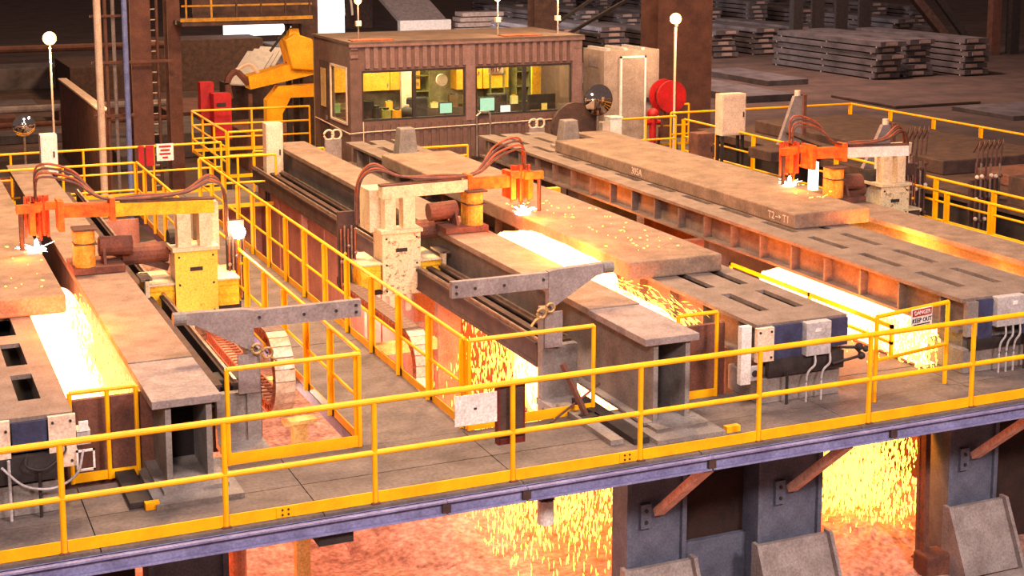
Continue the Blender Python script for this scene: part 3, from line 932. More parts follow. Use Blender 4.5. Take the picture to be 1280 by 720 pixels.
# ================================================================== swing booms with post
def boom(label, xp, d, yb, z0):
    """d points from post towards the walkway along x"""
    t = thing('swing_boom', label, 'boom', (xp, yb, -0.0))
    X = lambda v: xp + d * v
    B(X(0.0), X(1.30), yb - 0.04, yb + 0.04, z0 + 0.30, z0 + 0.50).build('arm', greym, t)
    MB().prism([(X(0.03), z0 + 0.02), (X(-0.62), z0 + 0.40), (X(-0.72), z0 + 0.42), (X(-0.72), z0 + 0.55), (X(-0.1), z0 + 0.53), (X(0.03), z0 + 0.51)] if d < 0 else
               [(X(0.03), z0 + 0.02), (X(0.03), z0 + 0.51), (X(-0.1), z0 + 0.53), (X(-0.72), z0 + 0.55), (X(-0.72), z0 + 0.42), (X(-0.62), z0 + 0.40)], 'y', yb - 0.05, yb + 0.05).build('gusset_plate', greym, t)
    B(X(0.10), X(-0.06), yb - 0.02, yb + 0.12, -0.30, z0 + 0.05).build('post', girdm, t)
    B(X(0.08), X(-0.16), yb - 0.05, yb - 0.02, z0 - 0.45, z0 + 0.0).build('clamp_plate', greym, t)
    B(X(0.05), X(-0.40), yb + 0.02, yb + 0.13, -0.04, z0 - 0.45).build('pedestal', girdm, t)
    B(X(0.12), X(-0.40), 1.60, yb + 0.12, -0.12, -0.04).build('mounting_plate', girdm, t)
    MB().cyl((X(-0.72), yb, z0 + 0.485), (X(-0.86), yb, z0 + 0.485), 0.075, n=14).build('clamp_collar', girdm, t)
    for (v, z) in ((1.24, z0 + 0.36), (1.24, z0 + 0.44), (1.0, z0 + 0.40), (0.1, z0 + 0.42), (0.62, z0 + 0.4)):
        MB().cyl((X(v), yb - 0.055, z), (X(v), yb - 0.04, z), 0.018, n=8).build('bolt', dark, t)
    # hand wheels
    for (v, z, r_) in ((0.04, z0 + 0.08, 0.055), (0.16, z0 + 0.02, 0.06)):
        ring = [(X(v) + r_ * math.cos(R(a)), yb - 0.12, z + r_ * math.sin(R(a))) for a in range(0, 361, 30)]
        MB().tube(ring, 0.016, n=6).build('hand_wheel', M('brass_valve', (196, 160, 104), (150, 116, 70), rough=0.5, metal=0.3), t)
        MB().cyl((X(v), yb - 0.13, z), (X(v), yb - 0.04, z), 0.014, n=8).build('spindle', dark, t)
    MB().tube([(X(0.16), yb - 0.12, z0 - 0.02), (X(0.24), yb - 0.12, z0 - 0.06), (X(0.30), yb - 0.12, z0 - 0.13)], 0.016).build('lever', M('brass_valve'), t)
    return t

boom('grey swing boom over the walkway from the left pit post', 2.38, 1, 2.45, 0.98)
boom('grey swing boom on post in the middle pit above sparks', 6.10, -1, 2.42, 1.08)

# cross beams and posts inside the pits
pp = M('pit_yellow', (240, 206, 130), (214, 170, 96), rough=0.7, scale=5)
B(4.74, 6.15, 6.25, 6.40, -0.42, -0.26).build('cross_beam', pp, label='pale cross beam spanning the middle pit behind the cable chain', cat='steel beam')
B(1.85, 3.38, 4.95, 5.10, -0.30, -0.16).build('cross_beam', pp, label='pale cross beam spanning the left pit behind the cable chain', cat='steel beam')
for (x_, y_, zt_, lab) in ((2.05, 4.9, 0.25, 'pale square pit post left of the white cable chain'), (3.18, 3.4, -0.25, 'white square post standing in the left pit below walkway'),
                           (3.1, 5.9, -1.0, 'white pipe post rising from the pit floor under the walkway edge')):
    t = thing('pit_post', lab, 'post', (x_, y_, GZ), 'posts standing in the left pit')
    B(x_ - 0.09, x_ + 0.09, y_ - 0.06, y_ + 0.06, GZ, zt_).build('shaft', pp, t)
    B(x_ - 0.2, x_ + 0.2, y_ - 0.09, y_ + 0.09, zt_, zt_ + 0.05).build('cap_plate', pp, t)
for k, x_ in enumerate((5.78, 5.95)):
    B(x_ - 0.05, x_ + 0.05, 6.6, 6.72, GZ, -0.1).build('pit_post', M('support_pink'), label=('slim pink post behind the cross beam in the middle pit' if k == 0 else 'pink post next to machine track in the middle pit'), cat='post')

# middle lane between the slotted beams: ledges, orange frame and pipes
B(9.66, 9.86, 4.2, 16.5, 0.30, 0.42).build('pipe_ledge', rust, label='rusty ledge running along the right of the middle slab', cat='ledge')
t = thing('lane_frame', 'orange lit steel frame in the lane between the two slotted beams', 'frame', (10.4, 9, GZ))
B(9.9, 11.3, 7.4, 7.55, 0.42, 0.56).build('cross_bar', rust, t)
B(9.9, 11.3, 7.42, 7.46, -0.1, 0.42).build('cross_plate', orange, t)
for xx in (9.95, 11.2):
    B(xx - 0.04, xx + 0.04, 7.42, 7.52, GZ, 0.42).build('leg', rust, t)
B(9.9, 11.3, 6.0, 7.4, -0.06, 0.0).build('tray', orange, t)
t = thing('valve_block', 'small yellow valve block beside the middle slab', 'valve block', (9.9, 10.6, 0.42))
B(9.70, 10.10, 10.5, 10.65, 0.80, 1.02).build('head', myellow, t)
B(9.78, 9.95, 10.5, 10.65, 0.42, 0.80).build('stem', myellow, t)
for k in range(4):
    MB().tube(curve_pts([(10.0 + 0.06 * k, 10.4, 0.8), (10.1 + 0.06 * k, 10.0, 0.5), (10.05 + .08 * k, 9.4, 0.35 + 0.05 * k), (10.15 + .08 * k, 8.3, 0.3)]), 0.022).build('hose', hoseor, t)
# fence pipes right of the middle slab
t = thing('gas_pipe_rack', 'orange lit pipes running along the lane right of the middle slab', 'pipes', (10.1, 12, 0))
for k, (xx, zz) in enumerate(((9.95, 0.55), (10.05, 0.40), (10.25, 0.30))):
    MB().cyl((xx, 8.3, zz), (xx, 16.4, zz), 0.03, n=8).build('pipe', hoseor if k % 2 else myellow, t)
for yy in (8.4, 9.6, 11.0, 12.4, 13.8, 15.2):
    B(9.9, 10.3, yy, yy + 0.06, GZ, 0.6).build('stand', rust, t)
# guard bars over the right fire
t = thing('fire_guard', 'yellow bar guard above the long fire between slotted beams', 'guard', (11.2, 3, 0))
B(10.98, 11.02, 2.0, 6.1, 0.42, 0.47).build('bar', yellow, t)
B(10.98, 11.02, 2.0, 6.1, 0.20, 0.24).build('bar', yellow, t)
for yy in (2.0, 3.9, 6.05):
    B(10.98, 11.02, yy, yy + 0.05, 0.0, 0.47).build('post', yellow, t)
B(11.06, 11.12, 1.66, 6.2, -0.25, 0.02).build('pit_edge', rust, label='glowing steel edge strip beside the right fire pit', cat='edge strip')
B(13.05, 13.68, 1.3, 1.6, 0.3, 0.75).build('trough_end', rust, label='rusty end plate closing the right orange trough', cat='plate')
B(13.02, 13.70, 1.5, 16.5, 0.10, 0.16).build('trough_bed', rust, label='rusty trough bed between right slotted beam and girder', cat='trough')
# side walls of the fire chutes
B(8.30, 8.36, 1.95, 12.5, GZ, 0.50).build('chute_wall', M('support_pink'), label='pinkish chute wall under the middle slotted beam', cat='chute wall')
B(0.10, 0.16, 1.95, 12.5, GZ, 0.50).build('chute_wall', rust, label='rusty chute wall under the left slotted beam', cat='chute wall')
B(12.95, 13.01, 1.6, 12.5, GZ, 0.50).build('chute_wall', rust, label='rusty chute wall under the right slotted beam', cat='chute wall')
B(6.3, 8.30, 8.6, 8.66, GZ, 0.06).build('chute_wall', M('support_pink'), label='pinkish chute back wall behind the middle spark curtain', cat='chute wall')
B(9.7, 11.3, 8.0, 8.06, GZ, 0.30).build('chute_wall', rust, label='rusty chute back wall behind right spark curtain', cat='chute wall')
B(0.10, 1.165, 1.86, 1.92, -0.9, 0.86).build('pit_end_plate', rust, label='dark rusty plate closing the front of the left fire pit', cat='plate')
B(7.16, 8.24, 1.80, 1.86, -0.9, 0.86).build('pit_end_plate', rust, label='dark rusty plate closing the front of the middle fire pit', cat='plate')

# ================================================================== fire and sparks
def fire(label, boxes, mat, seed, e=0.45):
    rnd = random.Random(seed)
    m = MB()
    for (x0, x1, y0, y1, z0, z1) in boxes:
        m.ball(((x0 + x1) / 2, (y0 + y1) / 2, (z0 + z1) / 2), (x1 - x0) / 2, (y1 - y0) / 2, (z1 - z0) / 2, nu=40, nv=16, e=e, jit=0.05, rnd=rnd)
    return m.build('fire', mat, label=label, cat='fire', kind='stuff', smooth=True)

def sparks(label, n, gen, mat, seed, lmin=0.03, lmax=0.10, wd=0.007):
    rnd = random.Random(seed)
    m = MB()
    for i in range(n):
        (x, y, z), (dx, dy, dz) = gen(rnd)
        L = rnd.uniform(lmin, lmax)
        D = Vector((dx, dy, dz)).normalized() * L
        s = Vector((1, 0.2, 0)).cross(D)
        if s.length < 1e-5: s = Vector((0, 1, 0))
        s.normalize(); u = D.normalized().cross(s)
        k = len(m.v)
        p = Vector((x, y, z))
        q = wd * rnd.uniform(0.6, 1.5)
        m.v += [tuple(p + s * q), tuple(p - s * q * 0.5 + u * q * 0.87), tuple(p - s * q * 0.5 - u * q * 0.87), tuple(p + D), tuple(p - D * 0.6)]
        m.f += [(k, k + 1, k + 3), (k + 1, k + 2, k + 3), (k + 2, k, k + 3), (k + 1, k, k + 4), (k + 2, k + 1, k + 4), (k, k + 2, k + 4)]
    return m.build('sparks', mat, label=label, cat='sparks', kind='stuff')

# left pit
fire('white hot fire filling the gap between left beam and girder', [(0.29, 0.92, 2.0, 8.2, -0.6, 0.66), (0.35, 1.0, 4.6, 7.4, 0.2, 0.86)], fire_w, 1)
sparks('yellow sparks flying along the left girder edge', 2400, lambda r: ((r.uniform(0.72, 1.01), r.uniform(1.95, 6.2), r.uniform(0.25, 0.95)), (r.uniform(-.2, .3), r.uniform(-1, -.2), r.uniform(-1.5, .2))), spark_y, 2, 0.03, 0.10, 0.006)
# middle pit
fire('white hot fire under the glowing edge of the middle slab', [(7.29, 7.97, 3.9, 7.3, 0.30, 1.13), (7.32, 8.1, 2.5, 4.6, 0.1, 0.80)], fire_w, 3)
sparks('yellow sparks spraying between middle slab and girder', 900, lambda r: ((r.uniform(7.28, 8.15), r.uniform(1.95, 4.4), r.uniform(0.5, 0.95)), (r.uniform(-.2, .3), r.uniform(-1.6, -.6), r.uniform(-.5, .2))), spark_y, 4, 0.04, 0.16, 0.006)
def gen2(r):
    y = min(7.0, max(2.5, r.gauss(4.5, 1.1)))
    z = r.uniform(-2.55, 0.05)
    sp = 0.25 + 0.22 * (0.3 - z)
    x = 7.0 + r.gauss(0, sp) * 0.9
    return (min(8.15, max(5.9, x)), y, z), (r.uniform(-.15, .15), r.uniform(-.15, .15), -1)
sparks('curtain of yellow sparks falling below the middle girder', 6500, gen2, spark_y, 5, 0.03, 0.10, 0.009)
fire('white hot core of the middle falling spark curtain', [(6.72, 7.65, 2.6, 5.4, -1.0, 0.05)], fire_w, 6, e=0.7)
# right pit
fire('white hot fire in the pit under the right slotted beam', [(11.16, 12.2, 1.75, 5.9, -0.7, 0.50)], fire_w, 7)
def gen3(r):
    z = r.uniform(-2.5, 0.0)
    return (min(12.2, max(10.0, r.gauss(11.15, 0.45))), min(4.6, max(2.0, r.gauss(3.0, 0.55))), z), (r.uniform(-.15, .15), r.uniform(-.15, .15), -1)
sparks('dense curtain of yellow sparks falling beside the right column', 6500, gen3, spark_y, 8, 0.03, 0.10, 0.010)
sparks('yellow sparks at the front of the right fire pit', 700, lambda r: ((r.uniform(11.0, 11.35), r.uniform(1.45, 2.6), r.uniform(-0.1, 0.5)), (r.uniform(-.2, .2), r.uniform(-.4, .2), -1)), spark_y, 9, 0.02, 0.06, 0.012)
fire('molten orange glow lying in the right trough', [(13.06, 13.5, 4.3, 7.2, 0.12, 0.5)], fire_y, 10)
sparks('orange sparks scattered along the right trough', 350, lambda r: ((r.uniform(13.05, 13.6), r.uniform(3.0, 6.0), r.uniform(0.25, 0.6)), (r.uniform(-.2, .2), -1, r.uniform(-.3, .1))), spark_o, 11, 0.04, 0.12, 0.008)
# torch flames on the slabs
def torch_flame(label, x, y, z, sx):
    m = MB(); rnd = random.Random(int(x * 10))
    m.ball((x, y, z + 0.02), 0.13, 0.10, 0.035, nu=16, nv=8)
    m.ball((x, y, z + 0.09), 0.035, 0.035, 0.09, nu=10, nv=8)
    for k in range(16):
        a = rnd.uniform(0, 6.28); L = rnd.uniform(0.08, 0.22)
        m.cyl((x, y, z + 0.03), (x + math.cos(a) * L * sx, y + math.sin(a) * L, z + rnd.uniform(0.02, 0.12)), 0.008, 0.001, n=5)
    return m.build('torch_flame', torch_w, label=label, cat='flame', origin=(x, y, z))
torch_flame('blue-white cutting flame under the left torch', 0.62, 7.70, 1.25, 1.6)
torch_flame('blue-white cutting flame under the middle torch', 7.98, 7.45, 1.25, 1.4)
torch_flame('orange-white cutting flame under the right torch', 13.33, 7.92, 1.25, 1.5)
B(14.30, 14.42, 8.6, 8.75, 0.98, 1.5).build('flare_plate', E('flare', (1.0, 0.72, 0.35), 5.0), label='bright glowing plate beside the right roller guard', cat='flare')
for (x0, x1, y0, y1, z, n, lab, sd) in ((-0.6, 0.65, 5.3, 8.2, 1.27, 26, 'small sparks lying on the left slab', 21), (8.0, 9.2, 4.2, 8.3, 1.27, 60, 'small sparks scattered over the middle slab', 22), (12.9, 13.6, 6.6, 7.9, 1.27, 14, 'few orange sparks on the right slab', 23)):
    sparks(lab, n, lambda r: ((r.uniform(x0, x1), r.uniform(y0, y1), z), (r.uniform(-1, 1), r.uniform(-1, 1), 0.05)), spark_y, sd, 0.02, 0.05, 0.010)

FO = (1.0, 0.22, 0.02)
# light thrown by the fires
point('fire_light', (0.64, 4.2, 1.34), 150, FO, 0.25)
point('fire_light', (0.40, 7.3, 1.42), 22, FO, 0.10)
point('fire_light', (7.55, 5.0, 1.42), 190, FO, 0.25)
point('fire_light', (7.85, 7.0, 1.50), 75, FO, 0.10)
point('fire_light', (11.0, 3.2, 0.35), 110, FO, 0.25)
point('fire_light', (13.40, 5.0, 0.85), 150, FO, 0.2)
point('fire_light', (13.40, 3.0, 0.6), 55, FO, 0.2)
point('fire_light', (13.2, 7.5, 1.42), 22, FO, 0.10)
point('fire_light', (5.2, 4.2, -0.7), 70, (1.0, 0.74, 0.66), 0.4)
point('fire_light', (10.6, 2.6, -1.4), 150, FO, 0.3)
point('pit_light', (2.9, 6.5, -0.9), 75, (1.0, 0.76, 0.68), 0.3)
point('fire_light', (10.4, 5.3, 0.15), 180, FO, 0.3)
point('fire_light', (10.5, 11.0, 0.15), 160, FO, 0.3)
point('pit_light', (5.3, 9.5, -0.6), 120, (1.0, 0.66, 0.52), 0.3)

# ================================================================== small things on the front walkway
t = thing('hanging_sign', 'blank white sign plate hanging from the front railing', 'sign', (4.15, 0.045, 0.66))
B(3.92, 4.39, 0.04, 0.052, 0.66, 0.985).build('plate', white, t)
for xx in (4.0, 4.3):
    MB().tube([(xx, 0.046, 0.97), (xx, 0.05, 1.04), (xx, 0.0, 1.105)], 0.006).build('hook', dark, t)
B(4.13, 4.16, 0.034, 0.04, 0.82, 0.84).build('mark', ink, t)
t = thing('hanging_case', 'dark red flat case hanging behind the front railing post', 'case', (4.56, 0.08, 0.39))
B(4.42, 4.70, 0.05, 0.13, 0.39, 1.03).build('body', darkbrown, t)
for xx in (4.405, 4.695):
    B(xx, xx + 0.02, 0.045, 0.135, 0.39, 1.03).build('edge', darkred, t)
B(4.42, 4.70, 0.045, 0.05, 0.39, 0.45).build('lower_strip', darkred, t)

t = thing('danger_sign', 'DANGER KEEP OUT sign with red header on guard rail', 'sign', (10.40, 0.72, 0.8))
ang = math.atan2(0.24, 1.28)
me = MB().box(-0.19, 0.19, -0.006, 0.006, -0.135, 0.135).mesh('plate', white)
inst('plate', me, t, (10.41, 0.715, 0.945), (0, 0, ang))
me = MB().box(-0.175, 0.175, -0.010, -0.005, 0.04, 0.125).mesh('header', red)
inst('header', me, t, (10.41, 0.715, 0.945), (0, 0, ang))
nx, ny = math.sin(ang), -math.cos(ang)
text_part('DANGER', 0.075, white, t, (10.41 + nx * 0.013, 0.715 + ny * 0.013, 0.945 + 0.082), (R(90), 0, ang))
text_part('KEEP OUT', 0.078, ink, t, (10.41 + nx * 0.010, 0.715 + ny * 0.010, 0.945 - 0.015), (R(90), 0, ang))
me = MB().box(-0.15, 0.15, -0.009, -0.006, -0.10, -0.085).mesh('rule', red)
inst('rule', me, t, (10.41, 0.715, 0.945), (0, 0, ang))
me = MB().box(-0.15, 0.15, -0.009, -0.006, -0.075, -0.06).mesh('rule', ink)
inst('rule', me, t, (10.41, 0.715, 0.945), (0, 0, ang))

t = thing('foot_lever', 'rusty lever with black foot on the deck beside middle pit', 'lever', (6.1, 1.45, 0.0))
MB().bar((5.95, 1.72, 0.62), (6.12, 1.42, 0.05), 0.06, 0.05).build('arm', rust, t)
B(6.03, 6.26, 1.32, 1.46, 0.0, 0.07).build('foot', dark, t)
MB().cyl((5.65, 1.40, 0.04), (6.45, 1.72, 0.32), 0.014, n=6).build('rod', rust, t)
# shims by the middle girder foot
B(5.98, 6.14, 0.52, 1.95, 0.0, 0.06).build('deck_bar', girdm, label='flat grey bar lying on deck left of the middle girder foot', cat='bar')
t = thing('manhole_pipe', 'white pipe with a small flame in the left pit opening', 'pipe', (2.28, 3.0, GZ))
MB().cyl((2.28, 3.0, GZ), (2.28, 3.0, -0.55), 0.11, n=14).build('shaft', M('support_pink'), t)
MB().ball((2.28, 2.95, -0.52), 0.10, 0.10, 0.12).build('flame', fire_y, t)
B(2.02, 2.62, 2.96, 3.30, -0.32, 0.55).build('gear_block', dark, label='black gearbox block below the left swing boom', cat='gearbox', bevel=0.02)
t = thing('work_lamp', 'bright round work lamp on the left walkway railing', 'lamp', (3.45, 7.5, 1.07))
MB().ball((3.43, 7.47, 1.33), 0.105).build('bulb', lamp_w, t, smooth=True)
MB().cyl((3.43, 7.5, 0.0), (3.43, 7.5, 1.24), 0.018, n=8).build('stem', yellow, t)
point('work_lamp_light', (3.38, 7.35, 1.45), 32, (1.0, 0.78, 0.5), 0.1)

# ================================================================== control cabin
CY, CZ0, CZ1 = 19.5, 0.15, 3.02
cb = thing('control_cabin', 'dark brown control cabin of corrugated steel with lit windows', 'cabin', (12, 21, 0.0))
B(8.93, 14.98, CY, CY + 0.08, CZ0, 1.19).build('front_wall', cabwall, cb)
B(8.93, 14.98, CY, CY + 0.08, 2.39, CZ1).build('front_header', cabwall, cb)
for (a, b) in ((8.93, 9.21), (11.83, 12.10), (14.68, 14.98)):
    B(a, b, CY, CY + 0.08, 1.19, 2.39).build('pillar', cabwall, cb)
B(14.90, 14.98, CY + 0.08, 22.6, CZ0, CZ1).build('right_wall', cabwall, cb)
B(8.93, 14.9, 22.52, 22.6, CZ0, CZ1).build('back_wall', M('cabin_inside', (150, 138, 100), (120, 108, 76), rough=0.8), cb)
B(8.93, 9.01, CY + 0.08, 22.52, CZ0, 1.15).build('side_wall', cabwall, cb)
B(8.93, 9.01, CY + 0.08, 22.52, 2.42, CZ1).build('side_header', cabwall, cb)
for (a, b) in ((CY + 0.08, 19.78), (21.05, 21.28), (21.95, 22.52)):
    B(8.93, 9.01, a, b, 1.15, 2.42).build('side_pillar', cabwall, cb)
B(8.90, 15.02, CY - 0.05, 22.62, CZ1, CZ1 + 0.06).build('roof', M('cabin_roof', (100, 82, 74), (78, 62, 56), rough=0.85, scale=2), cb)
B(8.90, 15.02, CY - 0.06, CY - 0.0, CZ1 - 0.06, CZ1).build('roof_trim', cabrib, cb)
B(8.93, 14.98, CY + 0.02, 22.6, CZ0 - 0.08, CZ0).build('cabin_floor', darkbrown, cb)
for (xx, yy) in ((9.1, 19.7), (14.8, 19.7), (9.1, 22.5), (14.8, 22.5), (12, 19.7)):
    B(xx - 0.1, xx + 0.1, yy - 0.1, yy + 0.1, GZ, CZ0 - 0.08).build('leg', darkbrown, cb)
rib_hi = B(-0.055, 0.055, -0.03, 0.0, 2.45, 2.97).mesh('rib', cabrib)
rib_lo = B(-0.055, 0.055, -0.03, 0.0, 0.2, 1.10).mesh('rib', cabwall)
x = 9.35
while x < 14.85:
    inst('rib', rib_hi, cb, (x, CY, 0))
    inst('rib', rib_lo, cb, (x, CY, 0))
    x += 0.205
for (x0, x1, mull) in ((9.21, 11.83, 10.52), (12.10, 14.68, 13.40)):
    wn = thing_part('window', [(x0 - x0, 0.04, CY + 0.01, CY + 0.07, 1.19, 2.39), (x1 - x0 - 0.04, x1 - x0, CY + 0.01, CY + 0.07, 1.19, 2.39), (0.04, x1 - x0 - 0.04, CY + 0.01, CY + 0.07, 1.19, 1.24),
                               (0.04, x1 - x0 - 0.04, CY + 0.01, CY + 0.07, 2.34, 2.39), (mull - x0 - 0.045, mull - x0 + 0.045, CY + 0.005, CY + 0.075, 1.24, 2.34)], dark, cb, x0, 1)
    for (a, b) in ((x0 + 0.04, mull - 0.045), (mull + 0.045, x1 - 0.04)):
        B(a, b, CY + 0.035, CY + 0.045, 1.24, 2.34).build('pane', glass, wn)
wn = B(8.925, 8.935, 19.78, 19.82, 1.15, 2.42).build('window', dark, cb)
B(8.96, 8.97, 19.78, 21.05, 1.15, 2.42).build('pane', glass, wn)
m = MB(); m.box(8.90, 8.935, 19.76, 21.08, 1.10, 1.15); m.box(8.90, 8.935, 19.76, 21.08, 2.42, 2.47); m.box(8.90, 8.935, 19.74, 19.79, 1.1, 2.47); m.box(8.90, 8.935, 21.04, 21.09, 1.1, 2.47)
m.build('window_frame', cream, cb)
dr = B(8.90, 8.95, 21.28, 21.96, CZ0, 2.5).build('door', darkbrown, cb)
B(8.885, 8.90, 21.42, 21.82, 1.35, 2.3).build('door_window', M('pale_pane', (206, 180, 120), (180, 150, 100), rough=0.2), dr)
B(8.87, 8.90, 21.31, 21.37, 1.05, 1.15).build('door_handle', steel, dr)
# conduits on the front, corner castings
MB().tube([(8.88, 22.3, 1.0), (8.88, 19.46, 0.93), (9.3, CY - 0.05, 0.95), (14.7, CY - 0.05, 1.02)], 0.014).build('conduit', cream, cb)
MB().tube([(9.22, CY - 0.045, 1.2), (9.22, CY - 0.045, 0.2)], 0.012).build('conduit', cream, cb)
MB().tube([(12.1, CY - 0.06, 0.2), (12.1, CY - 0.06, 1.2), (12.2, CY - 0.06, 1.28), (12.4, CY - 0.06, 1.28), (12.45, CY - 0.06, 1.2), (12.45, CY - 0.06, 0.2)], 0.03).build('pipe_loop', steel, cb)
for (xx, zz) in ((9.03, 2.75), (9.03, 2.95), (14.85, 2.80)):
    B(xx - 0.09, xx + 0.09, CY - 0.03, CY, zz - 0.05, zz + 0.03).build('corner_casting', cabrib, cb)
B(11.84, 12.08, CY - 0.025, CY, 1.1, 2.98).build('post_strip', cabrib, cb)
B(14.70, 14.96, CY - 0.02, CY, 0.3, 2.97).build('post_strip', cabrib, cb)
# interior
MUST = M('cupboard_yellow', (226, 164, 40), (206, 140, 30), rough=0.6)
B(9.1, 14.8, 21.9, 22.5, 0.15, 1.12).build('counter', darkbrown, origin=(12, 22.2, 0.15), label='dark counter along the back inside the control cabin', cat='counter')
for k in range(3):
    c = B(9.15 + 0.82 * k, 9.95 + 0.82 * k, 22.05, 22.5, 1.62, 2.45).build('wall_cupboard', MUST, label='yellow wall cupboard behind the left cabin window, number %s from left' % ('one', 'two', 'three')[k], cat='cupboard')
    B(9.88 + 0.82 * k, 9.91 + 0.82 * k, 22.03, 22.05, 1.7, 1.8).build('handle', steel, c)
for k in range(2):
    c = B(12.6 + 0.75 * k, 13.32 + 0.75 * k, 22.05, 22.5, 1.55, 2.45).build('wall_cupboard', MUST, label=('yellow wall cupboard behind the right cabin window, nearest the pillar' if k == 0 else 'yellow wall cupboard beside the red number display in the cabin'), cat='cupboard')
    B(13.2 + 0.75 * k, 13.24 + 0.75 * k, 22.03, 22.05, 1.9, 2.0).build('handle', steel, c)
def monitor(label, x, y, z, wd, ht, mat, rz=0):
    t = thing('monitor', label, 'monitor', (x, y, z))
    B(x - wd / 2, x + wd / 2, y, y + 0.06, z + 0.12, z + 0.12 + ht).build('housing', dark, t)
    B(x - wd / 2 + 0.02, x + wd / 2 - 0.02, y - 0.01, y, z + 0.14, z + 0.10 + ht).build('screen', mat, t)
    B(x - 0.03, x + 0.03, y + 0.02, y + 0.06, z, z + 0.14).build('stand', dark, t)
    B(x - 0.12, x + 0.12, y - 0.06, y + 0.12, z - 0.0, z + 0.02).build('foot', dark, t)
    return t
scr = E('screen_green', (0.5, 0.85, 0.6), 0.8)
B(9.2, 14.7, 19.75, 20.35, 1.02, 1.08).build('desk', darkbrown, label='long control desk behind the cabin windows', cat='desk', origin=(12, 20, 1.02))
monitor('lit screen glowing green behind the right cabin window', 12.65, 20.1, 1.08, 0.42, 0.36, scr)
monitor('small lit screen behind the middle of left cabin window', 11.55, 20.1, 1.08, 0.35, 0.28, scr)
monitor('dark monitor at the left end of cabin desk', 9.5, 20.1, 1.08, 0.4, 0.4, dark)
monitor('dark monitor near the cabin right end', 14.1, 20.0, 1.08, 0.75, 0.38, dark)
def seat(label, x, y):
    t = thing('office_chair', label, 'chair', (x, y, CZ0))
    B(x - 0.28, x + 0.28, y + 0.22, y + 0.34, 0.85, 1.55).build('backrest', dark, t, bevel=0.05)
    B(x - 0.28, x + 0.28, y - 0.28, y + 0.25, 0.62, 0.74).build('seat', dark, t, bevel=0.04)
    MB().cyl((x, y, CZ0 + 0.08), (x, y, 0.64), 0.04).build('column', dark, t)
    B(x - 0.25, x + 0.25, y - 0.05, y + 0.05, CZ0, CZ0 + 0.08).build('base', dark, t)
seat('black office chair behind the left cabin window', 11.1, 20.65)
seat('black office chair behind the right cabin window', 13.25, 20.65)
def jar(label, x, y, z, r_, h, mat):
    t = thing('canister', label, 'canister', (x, y, z))
    MB().cyl((x, y, z), (x, y, z + h), r_, r_ * 0.9, n=12).build('body', mat, t)
    MB().cyl((x, y, z + h), (x, y, z + h * 1.15), r_ * 0.6, n=12).build('lid', dark, t)
jar('dark coffee maker on the cabin desk left end', 9.75, 20.05, 1.08, 0.11, 0.36, dark)
jar('green canister on the cabin desk', 10.0, 20.1, 1.08, 0.13, 0.3, M('olive', (150, 150, 70), (120, 120, 56)))
jar('yellow canister on the cabin desk', 10.28, 20.1, 1.08, 0.12, 0.28, MUST)
t = thing('coffee_pot', 'round pot with handle on the cabin desk', 'pot', (10.5, 20.15, 1.08))
MB().ball((10.55, 20.15, 1.26), 0.17, 0.17, 0.17).build('body', dark, t, smooth=True)
MB().cyl((10.55, 20.15, 1.40), (10.55, 20.15, 1.46), 0.06).build('lid', cream, t)
B(11.02, 11.35, 21.86, 21.98, 1.12, 2.2).build('rack', cream, label='pale rack on the counter inside the cabin', cat='rack', origin=(11.2, 21.92, 1.12))
MB().cyl((11.65, 20.6, 1.98), (11.65, 20.66, 1.98), 0.15, n=20).build('wall_clock', cream, label='round pale dial hanging inside left cabin window', cat='dial')
t = thing('number_display', 'white panel with red number inside the right cabin window', 'display', (13.0, 20.4, 2.1))
B(12.82, 13.22, 20.4, 20.43, 2.10, 2.32).build('panel', cream, t)
text_part('017', 0.19, red, t, (13.02, 20.39, 2.21), (R(90), 0, 0))
B(14.1, 14.35, 20.6, 20.68, 0.15, 2.39).build('yellow_post', MUST, label='yellow upright inside the right end of cabin', cat='post')
area('cabin_lamp', (10.6, 20.7, 2.95), (10.6, 20.7, 0), 1.5, 120, (1.0, 0.86, 0.45))
area('cabin_lamp', (13.4, 20.7, 2.95), (13.4, 20.7, 0), 1.5, 120, (1.0, 0.86, 0.45))

# things on the cabin roof
for (xx, lab) in ((9.4, 'sodium lamp on pole at the left end of the cabin roof'), (13.02, 'sodium lamp on pole at the middle of cabin roof'), (14.67, 'sodium lamp on pole at the right end of the cabin roof')):
    t = thing('roof_lamp', lab, 'lamp', (xx, 20.3, CZ1 + 0.06))
    MB().cyl((xx, 20.3, CZ1 + 0.06), (xx, 20.3, 3.92), 0.022, n=8).build('pole', steel, t)
    B(xx - 0.06, xx + 0.06, 20.24, 20.36, 3.40, 3.52).build('clamp', cream, t)
    MB().ball((xx, 20.3, 4.0), 0.09).build('bulb', lamp_e, t, smooth=True)
    point('roof_lamp_light', (xx, 20.0, 3.95), 60, SODIUM, 0.1)
for (xx, lab) in ((9.55, 'glowing orange roof hatch on the left part of cabin roof'), (13.4, 'glowing orange roof hatch on the right part of cabin roof')):
    B(xx - 0.5, xx + 0.5, CY + 0.1, CY + 0.5, CZ1 + 0.06, CZ1 + 0.09).build('roof_hatch', hoseor, label=lab, cat='hatch')

